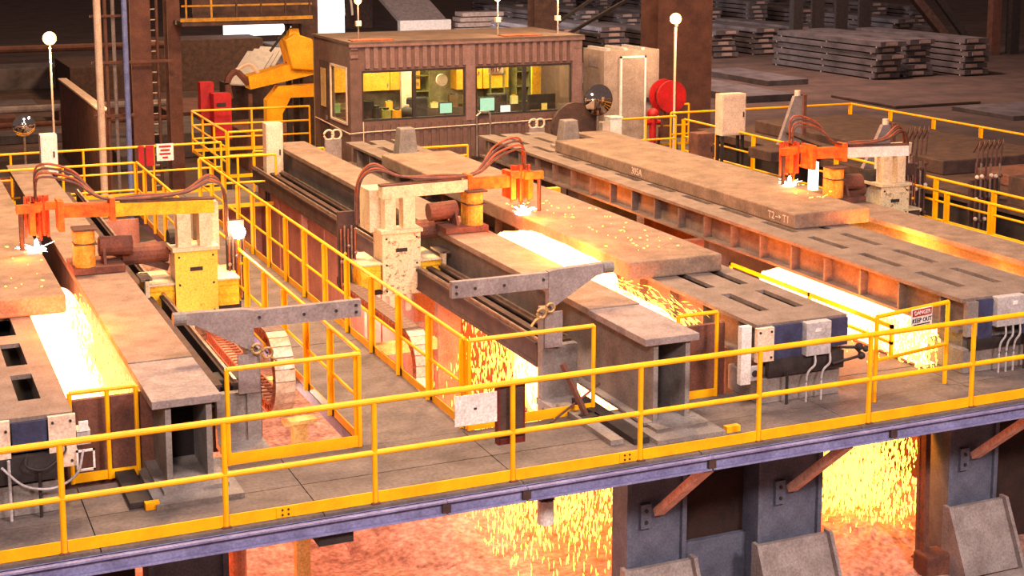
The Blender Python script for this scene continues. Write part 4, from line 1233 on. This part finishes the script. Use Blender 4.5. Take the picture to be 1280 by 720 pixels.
# ================================================================== kiosk, mirrors, cabinets by the cabin
kio = M('kiosk_paint', (150, 134, 126), (130, 114, 106), rough=0.6)
t = thing('kiosk', 'white metal kiosk with a door beside the control cabin', 'kiosk', (16.7, 20.6, 0))
B(15.85, 17.45, 20.0, 21.2, 0.0, 2.60).build('body', kio, t)
dr = B(16.35, 17.0, 19.96, 20.0, 0.1, 2.40).build('door', kio, t)
m = MB(); m.box(16.30, 16.35, 19.95, 20.0, 0.1, 2.45); m.box(17.0, 17.05, 19.95, 20.0, 0.1, 2.45); m.box(16.30, 17.05, 19.95, 20.0, 2.40, 2.45)
m.build('door_frame', white, t)
B(17.06, 17.16, 19.94, 19.96, 1.25, 1.36).build('door_handle', dark, dr)
for xx in (16.0, 16.5, 17.0):
    B(xx - 0.05, xx + 0.05, 20.05, 21.15, 2.60, 2.66).build('roof_rib', lgrey, t)
B(15.84, 15.86, 20.3, 20.9, 2.15, 2.45).build('vent', greym, t)

def mirror_dome(label, x, y, z, r_, zb):
    t = thing('safety_mirror', label, 'mirror', (x, y + 0.05, zb))
    m = MB()
    n, k = 24, 7
    m.v.append((x, y - 0.10, z))
    for j in range(1, k + 1):
        a = j / k
        for i in range(n):
            th = 2 * math.pi * i / n
            m.v.append((x + r_ * a * math.cos(th), y - 0.10 * (1 - a * a), z + r_ * a * math.sin(th)))
    for i in range(n): m.f.append((0, 1 + i, 1 + (i + 1) % n))
    for j in range(k - 1):
        for i in range(n):
            p_, q_ = 1 + j * n, 1 + (j + 1) * n
            m.f.append((p_ + i, q_ + i, q_ + (i + 1) % n, p_ + (i + 1) % n))
    m.build('dome', mirror, t, smooth=True)
    MB().cyl((x, y, z), (x, y + 0.03, z), r_ * 1.03, n=24).build('rim', dark, t)
    MB().cyl((x, y + 0.05, zb), (x, y + 0.05, z), 0.025, n=8).build('pole', steel, t)
mirror_dome('round convex safety mirror in front of the white kiosk', 14.63, 17.9, 1.63, 0.37, 0.0)
mirror_dome('round convex safety mirror at the far left behind railing', 1.52, 18.62, 1.62, 0.23, 0.0)

t = thing('cable_drum', 'large dark brown cable drum disc behind the right beam', 'cable drum', (14.15, 18.2, 0.0))
MB().cyl((14.15, 18.15, 0.95), (14.15, 18.27, 0.95), 0.62, n=28).build('flange', darkbrown, t)
MB().cyl((14.15, 18.27, 0.95), (14.15, 18.7, 0.95), 0.35, n=20).build('barrel', darkbrown, t)
B(13.7, 14.6, 18.2, 18.7, 0.0, 0.36).build('cradle', darkbrown, t)
t = thing('white_locker', 'narrow white locker standing right of the round mirror', 'locker', (15.15, 18.1, 0))
B(15.02, 15.32, 18.0, 18.3, 0.0, 1.15).build('body', white, t)
B(15.0, 15.34, 17.98, 18.32, 1.15, 1.18).build('top', white, t)
B(14.82, 15.0, 18.05, 18.3, 0.0, 1.05).build('side_panel', cream, t)

def cabinet(label, x0, x1, y0, y1, z0, z1, mat, legs=True):
    t = thing('cabinet', label, 'cabinet', ((x0 + x1) / 2, (y0 + y1) / 2, 0))
    B(x0, x1, y0, y1, z0, z1).build('body', mat, t, bevel=0.01)
    B(x0 + 0.03, x1 - 0.03, y0 - 0.012, y0, z0 + 0.04, z1 - 0.04).build('door', mat, t)
    B(x1 - 0.09, x1 - 0.06, y0 - 0.03, y0 - 0.012, (z0 + z1) / 2 - 0.06, (z0 + z1) / 2 + 0.06).build('handle', dark, t)
    if legs and z0 > 0.05:
        for (xx, yy) in ((x0 + 0.05, y0 + 0.05), (x1 - 0.05, y0 + 0.05), (x0 + 0.05, y1 - 0.05), (x1 - 0.05, y1 - 0.05)):
            B(xx - 0.03, xx + 0.03, yy - 0.03, yy + 0.03, 0, z0).build('leg', dark, t)
    return t
cabinet('tall pale cabinet at the rear end of the centre walkway', 6.14, 6.50, 16.5, 16.8, 0.45, 1.68, cream)
cabinet('tall pale cabinet on the left girder end in front of railing', 1.72, 2.05, 17.5, 17.8, 0.75, 1.56, white)
cabinet('pale cabinet with lit edge by the right yellow railing', 16.42, 17.06, 15.2, 15.5, 1.0, 1.96, cream)
cabinet('brown control box at the rear of the right table', 15.55, 15.98, 14.8, 15.2, 0.45, 1.15, rust)
cabinet('small brown junction cabinet by right hose manifold', 16.95, 17.35, 9.6, 9.8, 1.0, 1.55, cream)

t = thing('hose_reel', 'red round hose reel below the bright lamp', 'hose reel', (17.5, 19.5, 0))
MB().cyl((17.5, 19.38, 1.42), (17.5, 19.46, 1.42), 0.42, n=28).build('front_disc', red, t)
MB().cyl((17.5, 19.46, 1.42), (17.5, 19.8, 1.42), 0.28, n=20).build('drum', darkred, t)
MB().cyl((17.5, 19.8, 1.42), (17.5, 19.86, 1.42), 0.42, n=28).build('rear_disc', red, t)
for xx in (17.2, 17.8):
    MB().bar((xx, 19.62, 0), (17.5, 19.62, 1.4), 0.06, 0.06).build('stand', rust, t)
t = thing('fire_hydrant', 'red fire hydrant valve behind the yellow railing', 'hydrant', (16.9, 19.3, 0))
MB().cyl((16.9, 19.3, 0), (16.9, 19.3, 0.95), 0.09, n=14).build('barrel', red, t)
MB().ball((16.9, 19.3, 1.02), 0.16, 0.16, 0.15).build('bonnet', red, t, smooth=True)
MB().cyl((16.7, 19.3, 0.8), (17.1, 19.3, 0.8), 0.07, n=12).build('outlet', red, t)

# bollard stops on the rear slab ends
for (xx, yy, lab) in ((8.76, 15.2, 'weathered slab stop bollard behind the middle slab'), (12.42, 15.0, 'weathered slab stop bollard behind the right slab')):
    t = thing('slab_stop', lab, 'slab stop', (xx, yy, 1.0))
    MB().hexa([(xx - 0.22, yy - 0.2, 1.0), (xx + 0.22, yy - 0.2, 1.0), (xx + 0.22, yy + 0.2, 1.0), (xx - 0.22, yy + 0.2, 1.0),
               (xx - 0.15, yy - 0.14, 1.62), (xx + 0.17, yy - 0.14, 1.62), (xx + 0.17, yy + 0.14, 1.62), (xx - 0.15, yy + 0.14, 1.62)]).build('block', girdm, t, bevel=0.02)
    B(xx - 0.3, xx + 0.3, yy - 0.35, yy + 0.25, 1.0, 1.06).build('shoe', girdm, t)
for (xx, yy, lab) in ((8.0, 18.2, 'twin lifting rings at the rear of the middle slotted beam'), (13.0, 18.1, 'twin lifting rings at the rear of right slotted beam')):
    t = thing('lifting_lug', lab, 'lifting lug', (xx, yy, 0))
    for k in (0, 1):
        ring = [(xx + 0.18 * k + 0.11 * math.cos(R(a)), yy, 1.12 + 0.11 * math.sin(R(a))) for a in range(0, 361, 24)]
        MB().tube(ring, 0.025).build('ring', cream, t)
    B(xx - 0.10, xx + 0.28, yy - 0.04, yy + 0.04, 0.0, 1.02).build('bracket', greym, t)

# ================================================================== far right table (fourth station)
t = thing('cutting_table', 'dark brown cutting table behind the right machine', 'table', (20, 13, 0))
B(17.6, 22.2, 4.0, 18.3, 0.55, 0.72).build('top', darkbrown, t)
B(17.7, 22.1, 4.2, 18.2, -0.4, 0.55).build('skirt', dark, t)
for yy in (5, 9, 13, 17):
    for xx in (18, 21.8):
        B(xx - 0.12, xx + 0.12, yy - 0.12, yy + 0.12, GZ, -0.4).build('leg', darkbrown, t)
slab('dark steel slab lying on the far right table', 18.6, 21.6, 10.2, 17.2, 0.722, 1.02, mat=darkbrown)
slab('brown steel slab at the right edge on the far table', 18.9, 21.4, 4.4, 9.6, 0.722, 0.95, mat=rust)
for (yy, zt, lab) in ((14.2, 1.98, 'tall grey triangular fin bracket behind the right machine'), (11.6, 1.62, 'short grey triangular fin bracket on far right table')):
    xx = 17.75 if zt > 1.8 else 18.2
    t = thing('fin_bracket', lab, 'bracket', (xx, yy, 0.72))
    MB().prism([(xx - 0.55, 0.72), (xx + 0.12, 0.72), (xx + 0.12, zt), (xx - 0.08, zt)], 'y', yy - 0.05, yy + 0.05).build('fin', greym, t)
    B(xx + 0.12, xx + 0.2, yy - 0.12, yy + 0.12, 0.72, zt + 0.03).build('back_plate', rust, t)
    MB().cyl((xx + 0.02, yy, zt), (xx + 0.02, yy, zt + 0.12), 0.07, n=10).build('knob', cream, t)
B(16.3, 17.9, 13.0, 13.9, 0.72, 0.95).build('machine_bed', darkbrown, label='dark machine bed in front of the tall fin bracket', cat='machine bed', bevel=0.02)
t = thing('support_arm', 'dark curved support arm between the two fin brackets', 'arm', (18, 12.5, 0.72))
MB().tube(curve_pts([(17.4, 14.0, 1.2), (17.6, 12.9, 1.02), (17.9, 12.2, 1.0), (18.2, 11.5, 1.06)]), 0.06).build('tube', darkbrown, t)
def manifold(label, x, y, n, h):
    t = thing('hose_manifold', label, 'hose manifold', (x, y, 0))
    B(x - 0.02, x + n * 0.11, y + 0.05, y + 0.12, 0.0, h * 0.7).build('back_plate', darkbrown, t)
    rr = random.Random(n)
    for k in range(n):
        xx = x + 0.05 + 0.11 * k
        MB().cyl((xx, y, 0.2), (xx, y, h * rr.uniform(0.75, 0.95)), 0.022, n=8).build('pipe', steel if k % 2 else hosem, t)
        for zz in (0.35, 0.75, 1.1):
            MB().ball((xx, y - 0.03, zz * h / 1.5 + rr.uniform(-.05, .05)), 0.04, nu=8, nv=5).build('valve', cream if rr.random() < .5 else hosem, t)
        MB().tube(curve_pts([(xx, y, h * 0.85), (xx + 0.02, y - 0.02, h * 1.08), (xx + 0.10, y + 0.05, h * 1.15), (xx + 0.18, y + 0.3, h)]), 0.016).build('hose', hosem, t)
    return t
manifold('upright hose manifold left of the right heavy-post railing', 16.35, 8.6, 5, 1.75)
manifold('upright hose manifold behind the right heavy-post railing', 17.15, 7.6, 6, 1.6)
cabinet('dark brown box cabinet at the right edge behind railing', 17.6, 18.6, 6.6, 7.2, 0.72, 1.25, darkbrown, legs=False)

# ================================================================== left back: signs
t = thing('warning_sign', 'white warning sign with red print on the back railing', 'sign', (4.37, 18.33, 0.75))
B(4.19, 4.55, 18.32, 18.335, 0.75, 1.12).build('plate', white, t)
for zz, ww in ((1.06, 0.13), (0.98, 0.10), (0.90, 0.12), (0.82, 0.06)):
    B(4.37 - ww, 4.37 + ww, 18.314, 18.32, zz - 0.02, zz + 0.02).build('print_line', red, t)
for k, (a, b) in enumerate(((3.80, 3.92), (3.96, 4.13))):
    B(a, b, 18.31, 18.35, 0.66, 1.10).build('warning_board', red, label=('narrow red panel on the back railing, left one' if k == 0 else 'wider red panel on the back railing next to white sign'), cat='board')

# red box and yellow manipulator
t = thing('red_unit', 'red upright machine box behind the corner railing', 'machine box', (7.0, 25, GZ))
B(6.98, 7.45, 25.4, 25.9, 0.1, 1.33).build('body', red, t)
B(6.74, 7.10, 25.92, 26.3, 0.6, 1.60).build('side_box', red, t)
B(7.05, 7.3, 25.37, 25.4, 1.0, 1.1).build('slot', dark, t)
B(6.9, 7.4, 25.4, 26.2, GZ, 0.1).build('pedestal', dark, t)
t = thing('manipulator', 'bright yellow steel manipulator arm behind the railing', 'manipulator', (10, 28, GZ))
MB().prism([(8.55, 1.15), (10.4, 1.5), (11.2, 1.5), (11.2, 1.95), (10.2, 1.95), (8.5, 1.52)], 'y', 27.8, 28.4).build('beam', mach_y, t)
MB().prism([(9.75, 1.7), (10.55, 1.62), (10.35, 2.55), (9.85, 2.72), (9.55, 2.55)], 'y', 27.6, 28.5).build('hood', mach_y, t, bevel=0.04)
MB().prism([(9.7, 2.55), (10.05, 2.5), (10.0, 2.85), (9.75, 2.85)], 'y', 27.8, 28.3).build('cap', mach_y, t)
MB().prism([(9.0, GZ), (9.5, GZ), (9.5, 0.4), (9.75, 0.85), (11.2, 0.85), (11.2, 1.2), (9.4, 1.2), (9.05, 0.8)], 'y', 27.9, 28.3).build('leg', mach_y, t)
MB().tube(curve_pts([(8.55, 28, 1.3), (8.2, 28, 1.65), (7.95, 28, 1.4), (8.0, 28, 0.9)]), 0.10).build('hose', rust, t)
MB().tube(curve_pts([(8.9, 28, 1.5), (8.6, 28, 1.85), (8.2, 28, 1.7)]), 0.06).build('hose', cream, t)
for xx in (7.9, 8.6):
    B(xx - 0.05, xx + 0.05, 28, 28.1, GZ, 1.0).build('strut', rust, t)

# ================================================================== mill columns and pipes (left back)
def ibeam_col(label, x0, x1, y0, y1, z1, mat, z0=GZ):
    t = thing('mill_column', label, 'column', ((x0 + x1) / 2, (y0 + y1) / 2, z0))
    B(x0, x1, y0, y0 + 0.05, z0, z1).build('flange', mat, t)
    B(x0, x1, y1 - 0.05, y1, z0, z1).build('flange', mat, t)
    xm = (x0 + x1) / 2
    B(xm - 0.03, xm + 0.03, y0 + 0.05, y1 - 0.05, z0, z1).build('web', mat, t)
    B(x0 - 0.12, x1 + 0.12, y0 - 0.1, y1 + 0.1, z0, z0 + 0.06).build('base_plate', mat, t)
    return t
ibeam_col('thick rusty brown mill column behind the left railing', 5.32, 5.88, 28.2, 29.0, 9, colbrown)
ibeam_col('second rusty mill column left of the manipulator', 6.42, 6.78, 28.6, 29.2, 9, colbrown)
ibeam_col('dark mill column beside the bright daylight opening', 11.0, 11.65, 31.5, 32.3, 9, darkbrown)
ibeam_col('wide dark brown mill column behind the bright lamp', 21.9, 23.9, 28, 29.2, 9, colbrown)
ibeam_col('dark mill column right behind the cabin roof', 16.4, 17.1, 25.5, 26.0, 9, darkbrown)
for (px, yy, mat, r_, lab) in ((4.36, 27.6, cream, 0.10, 'pale vertical pipe left of the rusty columns'), (4.62, 28.0, colbrown, 0.05, 'thin brown vertical pipe next to pale pipe'),
                               (4.85, 28.1, greym, 0.05, 'thin grey vertical pipe left of the blue pipe'), (5.08, 27.6, M('pipe_blue', (120, 134, 190), (92, 104, 160), rough=0.5), 0.075, 'blue vertical pipe in front of thick rusty column'),
                               (6.12, 28.6, colbrown, 0.045, 'thin rusty pipe between the two rusty columns')):
    MB().cyl((px, yy, GZ), (px, yy, 9), r_, n=12).build('vertical_pipe', mat, label=lab, cat='pipe')
t = thing('wall_ladder', 'cage ladder rungs between the two rusty columns', 'ladder', (6.1, 29.3, GZ))
for xx in (6.02, 6.26):
    B(xx - 0.02, xx + 0.02, 29.25, 29.3, GZ, 6).build('stile', colbrown, t)
for k in range(20):
    B(6.02, 6.26, 29.25, 29.28, GZ + 0.3 + 0.3 * k, GZ + 0.33 + 0.3 * k).build('rung', cream, t)
t = thing('pipe_clamp', 'horizontal pipe clamp bar across the vertical pipes', 'clamp bar', (4.8, 27.9, 1.9))
B(4.2, 6.4, 27.85, 27.92, 2.02, 2.09).build('bar', colbrown, t)
B(4.2, 5.3, 27.85, 27.92, 0.55, 0.62).build('bar', colbrown, t)
B(4.2, 5.2, 27.85, 27.92, 3.3, 3.36).build('bar', colbrown, t)
# overhead platform
t = thing('overhead_platform', 'overhead steel platform with yellow edge above the manipulator', 'platform', (8.5, 28, 3.0))
B(6.6, 10.3, 27.4, 29.4, 3.02, 3.14).build('deck', darkbrown, t)
B(6.55, 10.3, 27.36, 27.40, 3.14, 3.24).build('edge', M('dull_yellow', (190, 140, 40), (150, 104, 30), rough=0.7), t)
for k in range(6):
    B(6.7 + 0.7 * k, 6.75 + 0.7 * k, 27.4, 27.45, 3.14, 4.3).build('post', M('dull_yellow') if k < 2 else darkbrown, t)
for zz in (3.55, 3.95):
    B(6.6, 10.3, 27.42, 27.46, zz, zz + 0.05).build('rail', M('dull_yellow'), t)
B(7.2, 10.3, 28.9, 28.95, 3.14, 4.6).build('back_panel', darkbrown, t)
for (a, b) in ((9.2, 9.9), (10.2, 9.6)):
    MB().bar((a, 28, 2.2), (b, 28, 3.05), 0.06, 0.06).build('strut', dark, t)
MB().bar((9.78, 28.2, GZ), (9.78, 28.2, 3.05), 0.14, 0.14).build('hanger', dark, t)
MB().bar((10.25, 28.6, GZ), (10.25, 28.6, 3.05), 0.10, 0.10).build('hanger', dark, t)
# stair stringer left
t = thing('ramp_wall', 'sloping brown concrete ramp wall left of the pipes', 'wall', (5.1, 37, GZ))
MB().prism([(32.2, GZ), (42.5, GZ), (42.5, 0.2), (32.2, 0.2)], 'x', 5.0, 5.2).build('panel', rust, t)
B(4.95, 5.25, 32.2, 42.5, 0.18, 0.24).build('coping', cream, t)

# ================================================================== lamps on poles
def pole_lamp(label, x, y, z, zb, power, r_=0.16):
    t = thing('pole_lamp', label, 'lamp', (x, y, zb))
    MB().cyl((x, y, zb), (x, y, z - 0.12), 0.032, n=8).build('pole', cream, t)
    MB().cyl((x, y, z - 0.2), (x, y, z - 0.08), 0.06, 0.10, n=12).build('socket', dark, t)
    MB().ball((x, y, z), r_).build('bulb', lamp_e, t, smooth=True)
    point('pole_lamp_light', (x, y - r_ - 0.12, z), power, SODIUM, 0.12)
pole_lamp('bright sodium lamp on a thin pole at the far left', 3.58, 32, 2.47, GZ, 700, 0.20)
pole_lamp('bright sodium lamp on a thin pole right of the cabin', 17.55, 19.35, 3.42, 0.0, 260, 0.15)

# ================================================================== yard: daylight opening and slab stacks
tag(B(22.4, 24.4, 70, 70.3, GZ, 6).build('window_1', daylight, origin=(23.4, 70, GZ)), kind='structure')
tag(B(17.4, 21.4, 70.5, 70.8, -0.5, 6).build('window_2', daylight, origin=(19, 70.5, -0.5)), kind='structure')
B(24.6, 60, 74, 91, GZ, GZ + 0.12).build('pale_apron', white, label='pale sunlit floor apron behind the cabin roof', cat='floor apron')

area('daylight_opening', (23.4, 69.6, 2.5), (31, 80, -2.6), 3.0, 9000, (1.0, 0.93, 0.9))
rnd = random.Random(77)
NUM = ('nearest', 'second', 'third', 'fourth', 'fifth', 'sixth', 'seventh', 'eighth', 'ninth', 'tenth', 'eleventh', 'twelfth', 'thirteenth', 'fourteenth')
mesh_slab = MB().box(-0.85, 0.85, 0, 10.0, 0, 0.27).mesh('steel_slab', slabfar)
mesh_spacer = MB().box(-0.85, 0.85, -0.04, 0.04, 0, 0.08).mesh('spacer', concrete)
mesh_end = MB().box(-0.38, 0.38, -0.02, 0.01, 0.05, 0.24).mesh('end_face', M('pale_end', (190, 166, 160), (120, 100, 98), rough=0.7, scale=1.5))
rows = [(52.5, 49.8, 3.0, 3, 6, 'front row of the dark yard'), (68, 38.0, 3.6, 9, 6, 'second row of the dark yard'), (86, 44.5, 3.8, 10, 7, 'third row of the dark yard'), (108, 52.5, 4.4, 9, 6, 'last row of the dark yard')]
for (ry, rx, step, cnt, hgt, rname) in rows:
    for i in range(cnt):
        xx = rx + step * i + rnd.uniform(-0.3, 0.3)
        n = max(2, hgt - (rnd.randint(0, 2) if ry > 60 else 0))
        yy0 = ry + rnd.uniform(-0.8, 0.8)
        z = GZ + 0.08
        for k in range(n):
            o = inst('steel_slab', mesh_slab, None, (xx + rnd.uniform(-.08, .08), yy0 + rnd.uniform(-.25, .25), z))
            tag(o, 'dark slab in the %s, %s stack from the left' % (rname, NUM[i] if i else 'first'), 'steel slab', 'stacked slabs in the %s, stack %s' % (rname, NUM[i] if i else 'first'))
            inst('end_face', mesh_end, o, (o.location.x + rnd.uniform(-.3, .3), o.location.y - 0.01, z))
            for q in (0.4, 5.0, 9.6):
                inst('spacer', mesh_spacer, o, (o.location.x, o.location.y + q, z - 0.08))
            z += 0.35
# pale stack and leaning slab behind the cabin
for k in range(4):
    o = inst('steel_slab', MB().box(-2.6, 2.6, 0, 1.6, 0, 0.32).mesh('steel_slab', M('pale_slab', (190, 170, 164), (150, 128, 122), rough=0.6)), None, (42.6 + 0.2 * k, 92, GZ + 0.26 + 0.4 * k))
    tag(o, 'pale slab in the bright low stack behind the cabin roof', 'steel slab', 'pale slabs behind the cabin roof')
t = thing('tilted_slab', 'large grey slab tilted down behind the cabin roof', 'steel slab', (37.5, 93, GZ))
MB().hexa([(35.6, 92, GZ + 0.9), (39.4, 92, GZ + 0.9), (37.4, 104, 4.5), (33.6, 104, 4.5), (35.6, 92, GZ + 1.2), (39.4, 92, GZ + 1.2), (37.4, 104, 4.8), (33.6, 104, 4.8)]).build('plate', greym, t)
B(35.4, 39.5, 91.6, 92.2, GZ + 0.25, GZ + 1.3).build('cradle', white, t)
B(34, 37, 103, 104, GZ, 4.4).build('prop', darkbrown, t)
for k in range(4):
    pts = arc((97, -1.2), 1.6 + 0.4 * k, 90, 175, 8, 'yz', 31.0 + 0.5 * k)
    MB().tube(pts, 0.09).build('hose_bundle', cream, label='pale curved pipe behind the left cabin roof, %s from the left' % NUM[k].replace('nearest', 'first'), cat='pipe', group='pale curved pipes behind the cabin roof')
# loose slabs lying in the yard
for (xx, yy, sx, sy, hz, mat, lab) in ((43.2, 52, 2.6, 7, 0.3, slabfar, 'single dark slab lying in front of the yard stacks'), (38.0, 46, 3, 8, 0.35, slabfar, 'dark slab lying left of the yard stacks'), (40.5, 60, 2.4, 9, 0.5, rust, 'rusty slab lying behind the single dark slab'),
                                       (44.5, 41.5, 5, 5, 0.12, yardm, 'low brown plate on the yard floor behind the right railing'), (33, 54, 3, 8, 0.4, slabfar, 'dark slab lying right of the brown lamp column'), (47.0, 36, 6, 4, 0.2, slabfar, 'wide dark plate at the right edge of the yard'),
                                       (4.2, 46, 3.2, 1.6, 0.35, slabfar, 'dark slab on the yard floor below left lamp'), (3.0, 56, 5, 2, 0.4, slabfar, 'brown slab on the yard floor behind left lamp'), (8.0, 52, 4, 2, 0.5, rust, 'rusty slab on the yard floor right of left lamp'), (6, 66, 7, 3, 1.1, slabfar, 'pile block far behind the left lamp'),
                                       (1.5, 40, 2.2, 3, 0.4, slabfar, 'dark slab on the yard floor at left edge'), (9.5, 60, 4, 6, 1.6, darkbrown, 'dark machine block behind the ladder columns'), (19, 55, 6, 5, 1.3, darkbrown, 'dark machine block behind the manipulator'),
                                       (10.9, 47, 2.2, 5, 0.8, colbrown, 'brown trolley block left of the manipulator')):
    B(xx - sx / 2, xx + sx / 2, yy, yy + sy, GZ, GZ + hz).build('yard_block', mat, label=lab, cat='steel block', bevel=0.02)
# dark posts and braces at the top right
for (xx, yy, lab) in ((52.0, 64, 'first'), (53.6, 64, 'second'), (55.4, 64, 'third'), (57.2, 64, 'fourth'), (66.0, 62, 'fifth'), (67.6, 62, 'sixth'), (69.5, 62, 'seventh')):
    B(xx - 0.35, xx + 0.35, yy, yy + 0.5, GZ, 8).build('yard_post', dark if lab != 'fifth' else colbrown, label='dark upright post in the yard, %s from the left at the top right' % lab, cat='post', origin=(xx, yy, GZ))
for k, (a, b) in enumerate((((17.0, 25.6, 2.85), (19.6, 25.6, 4.4)), ((17.0, 25.8, 2.3), (21.8, 27.9, 4.0)))):
    MB().bar(a, b, 0.09, 0.09).build('diagonal_brace', dark, label=('upper thin diagonal brace above the white kiosk' if k == 0 else 'lower thin diagonal brace above the white kiosk'), cat='brace')
t = thing('back_crane_frame', 'dark slanting frame in the yard at the top right', 'frame', (60, 64, GZ))
MB().bar((58.5, 64, 3.5), (64, 63, GZ), 0.7, 0.5).build('brace', darkbrown, t)
MB().bar((60.5, 64, 3.5), (65.5, 63, GZ), 0.4, 0.4).build('brace', dark, t)

# ================================================================== more cabin clutter
SH = M('shelf_olive', (128, 120, 70), (98, 92, 54), rough=0.7)
for k, (xx, lab) in enumerate(((11.62, 'narrow olive shelf unit in the left cabin window'), (13.72, 'olive shelf unit by the mullion of the right cabin window'), (14.45, 'tall olive locker at the right end inside the cabin'))):
    t = thing('shelf_unit', lab, 'shelf', (xx, 22.15, 0.15))
    for dx in (-0.2, 0.18):
        B(xx + dx, xx + dx + 0.02, 21.95, 22.35, 0.15, 2.35).build('side', SH, t)
    for zz in (1.15, 1.55, 1.95, 2.33):
        B(xx - 0.2, xx + 0.2, 21.95, 22.35, zz, zz + 0.02).build('shelf', SH, t)
    B(xx - 0.2, xx + 0.2, 22.35, 22.37, 0.15, 2.35).build('back', SH, t)
rq = random.Random(3)
BOX = [M('box_green', (120, 150, 96), (96, 120, 76)), M('box_cream', (220, 204, 150), (190, 172, 120)), M('box_brown', (110, 80, 50), (84, 60, 40)), MUST, dark]
for k in range(12):
    xx = 9.35 + k * 0.44 + rq.uniform(-.08, .08)
    if abs(xx - 10.52) < .1: xx += .15
    h = rq.uniform(0.12, 0.34)
    t = thing('desk_item', 'small box on the rear cabin counter, %s from the left' % ('first', 'second', 'third', 'fourth', 'fifth', 'sixth', 'seventh', 'eighth', 'ninth', 'tenth', 'eleventh', 'last')[k], 'box', (xx, 22.0, 1.12), 'boxes on the rear cabin counter')
    B(xx - rq.uniform(.06, .13), xx + rq.uniform(.06, .13), 21.92, 22.04, 1.12, 1.12 + h).build('body', BOX[k % 5], t)
    B(xx - .05, xx + .05, 21.94, 22.02, 1.12 + h, 1.15 + h).build('lid', BOX[(k + 2) % 5], t)
B(13.05, 13.3, 20.15, 20.2, 1.08, 1.32).build('paper_board', E('paper_glow', (0.9, 1.0, 0.85), 0.9), label='bright slanted paper screen beside the green screen', cat='screen')
B(14.05, 14.2, 19.9, 19.92, 1.16, 1.36).build('paper_note', M('note_yellow', (226, 210, 120), (206, 190, 104)), label='yellow note stuck on the dark monitor at right', cat='note')

# ================================================================== small brackets under the deck edge
B(2.42, 2.78, -0.06, 0.2, -0.34, -0.20).build('deck_bracket', dark, label='dark bracket block under the front edge channel at left', cat='bracket')
t = thing('hanging_bottle', 'pale canister hanging under deck beside the middle spark curtain', 'canister', (5.1, 0.4, -0.75))
MB().cyl((5.12, 0.4, -0.72), (5.12, 0.4, -0.45), 0.09, n=14).build('body', white, t)
B(5.05, 5.2, 0.35, 0.45, -0.45, -0.19).build('hanger', rust, t)

# ================================================================== left yard clutter
for (x0, x1, yy, zz, r_, mat, lab) in ((-4, 9, 43, -0.9, 0.14, greym, 'upper long horizontal pipe in the yard behind the left lamp'), (-4, 9, 43.2, -1.5, 0.10, rust, 'lower long horizontal pipe in the yard behind left lamp'), (-6, 11, 52, 0.6, 0.16, colbrown, 'long brown overhead pipe far behind the left lamp')):
    t = thing('yard_pipe', lab, 'pipe', ((x0 + x1) / 2, yy, GZ))
    MB().cyl((x0, yy, zz), (x1, yy, zz), r_, n=10).build('run', mat, t)
    for q in (x0 + 1, (x0 + x1) / 2, x1 - 1):
        B(q - 0.08, q + 0.08, yy - 0.08, yy + 0.08, GZ, zz).build('stand', darkbrown, t)
for (xx, yy, sx, sy, hz, mat, lab) in ((2.0, 34, 1.6, 1.2, 0.5, rust, 'rusty crate at the left edge behind the round mirror'), (3.4, 36.5, 2.4, 1.0, 0.3, slabfar, 'dark billet lying below the left lamp pole'), (2.2, 48, 3.5, 1.5, 0.8, colbrown, 'brown block behind the left lamp pole'),
                                       (7.2, 38, 1.6, 6, 0.5, slabfar, 'dark slab behind the ramp wall'), (9.2, 40, 2.2, 5, 0.9, slabfar, 'dark slab pile seen between rusty column and red box'), (11.4, 36, 2.0, 4, 1.3, rust, 'rusty frame block behind the red box'),
                                       (15.0, 42, 5.0, 3, 2.4, slabfar, 'dark grey coil stand behind the yellow manipulator'), (14.5, 62, 6, 3, 2.6, darkbrown, 'dark brown hall machine far behind the manipulator')):
    B(xx - sx / 2, xx + sx / 2, yy, yy + sy, GZ, GZ + hz).build('yard_block', mat, label=lab, cat='steel block', bevel=0.03)
t = thing('roof_sheet', 'pale tilted sheets leaning behind the overhead platform', 'sheet', (12.0, 44, GZ))
for k in range(3):
    MB().hexa([(10.6 + 0.5 * k, 40 + k, 0.0), (11.6 + 0.5 * k, 40 + k, -0.1), (12.9 + 0.5 * k, 42 + k, 0.9), (11.9 + 0.5 * k, 42 + k, 1.0), (10.6 + 0.5 * k, 40 + k, 0.05), (11.6 + 0.5 * k, 40 + k, -0.05), (12.9 + 0.5 * k, 42 + k, 0.95), (11.9 + 0.5 * k, 42 + k, 1.05)]).build('sheet', lgrey, t)
B(11.0, 13.5, 41, 43, GZ, -0.15).build('trestle', darkbrown, t)
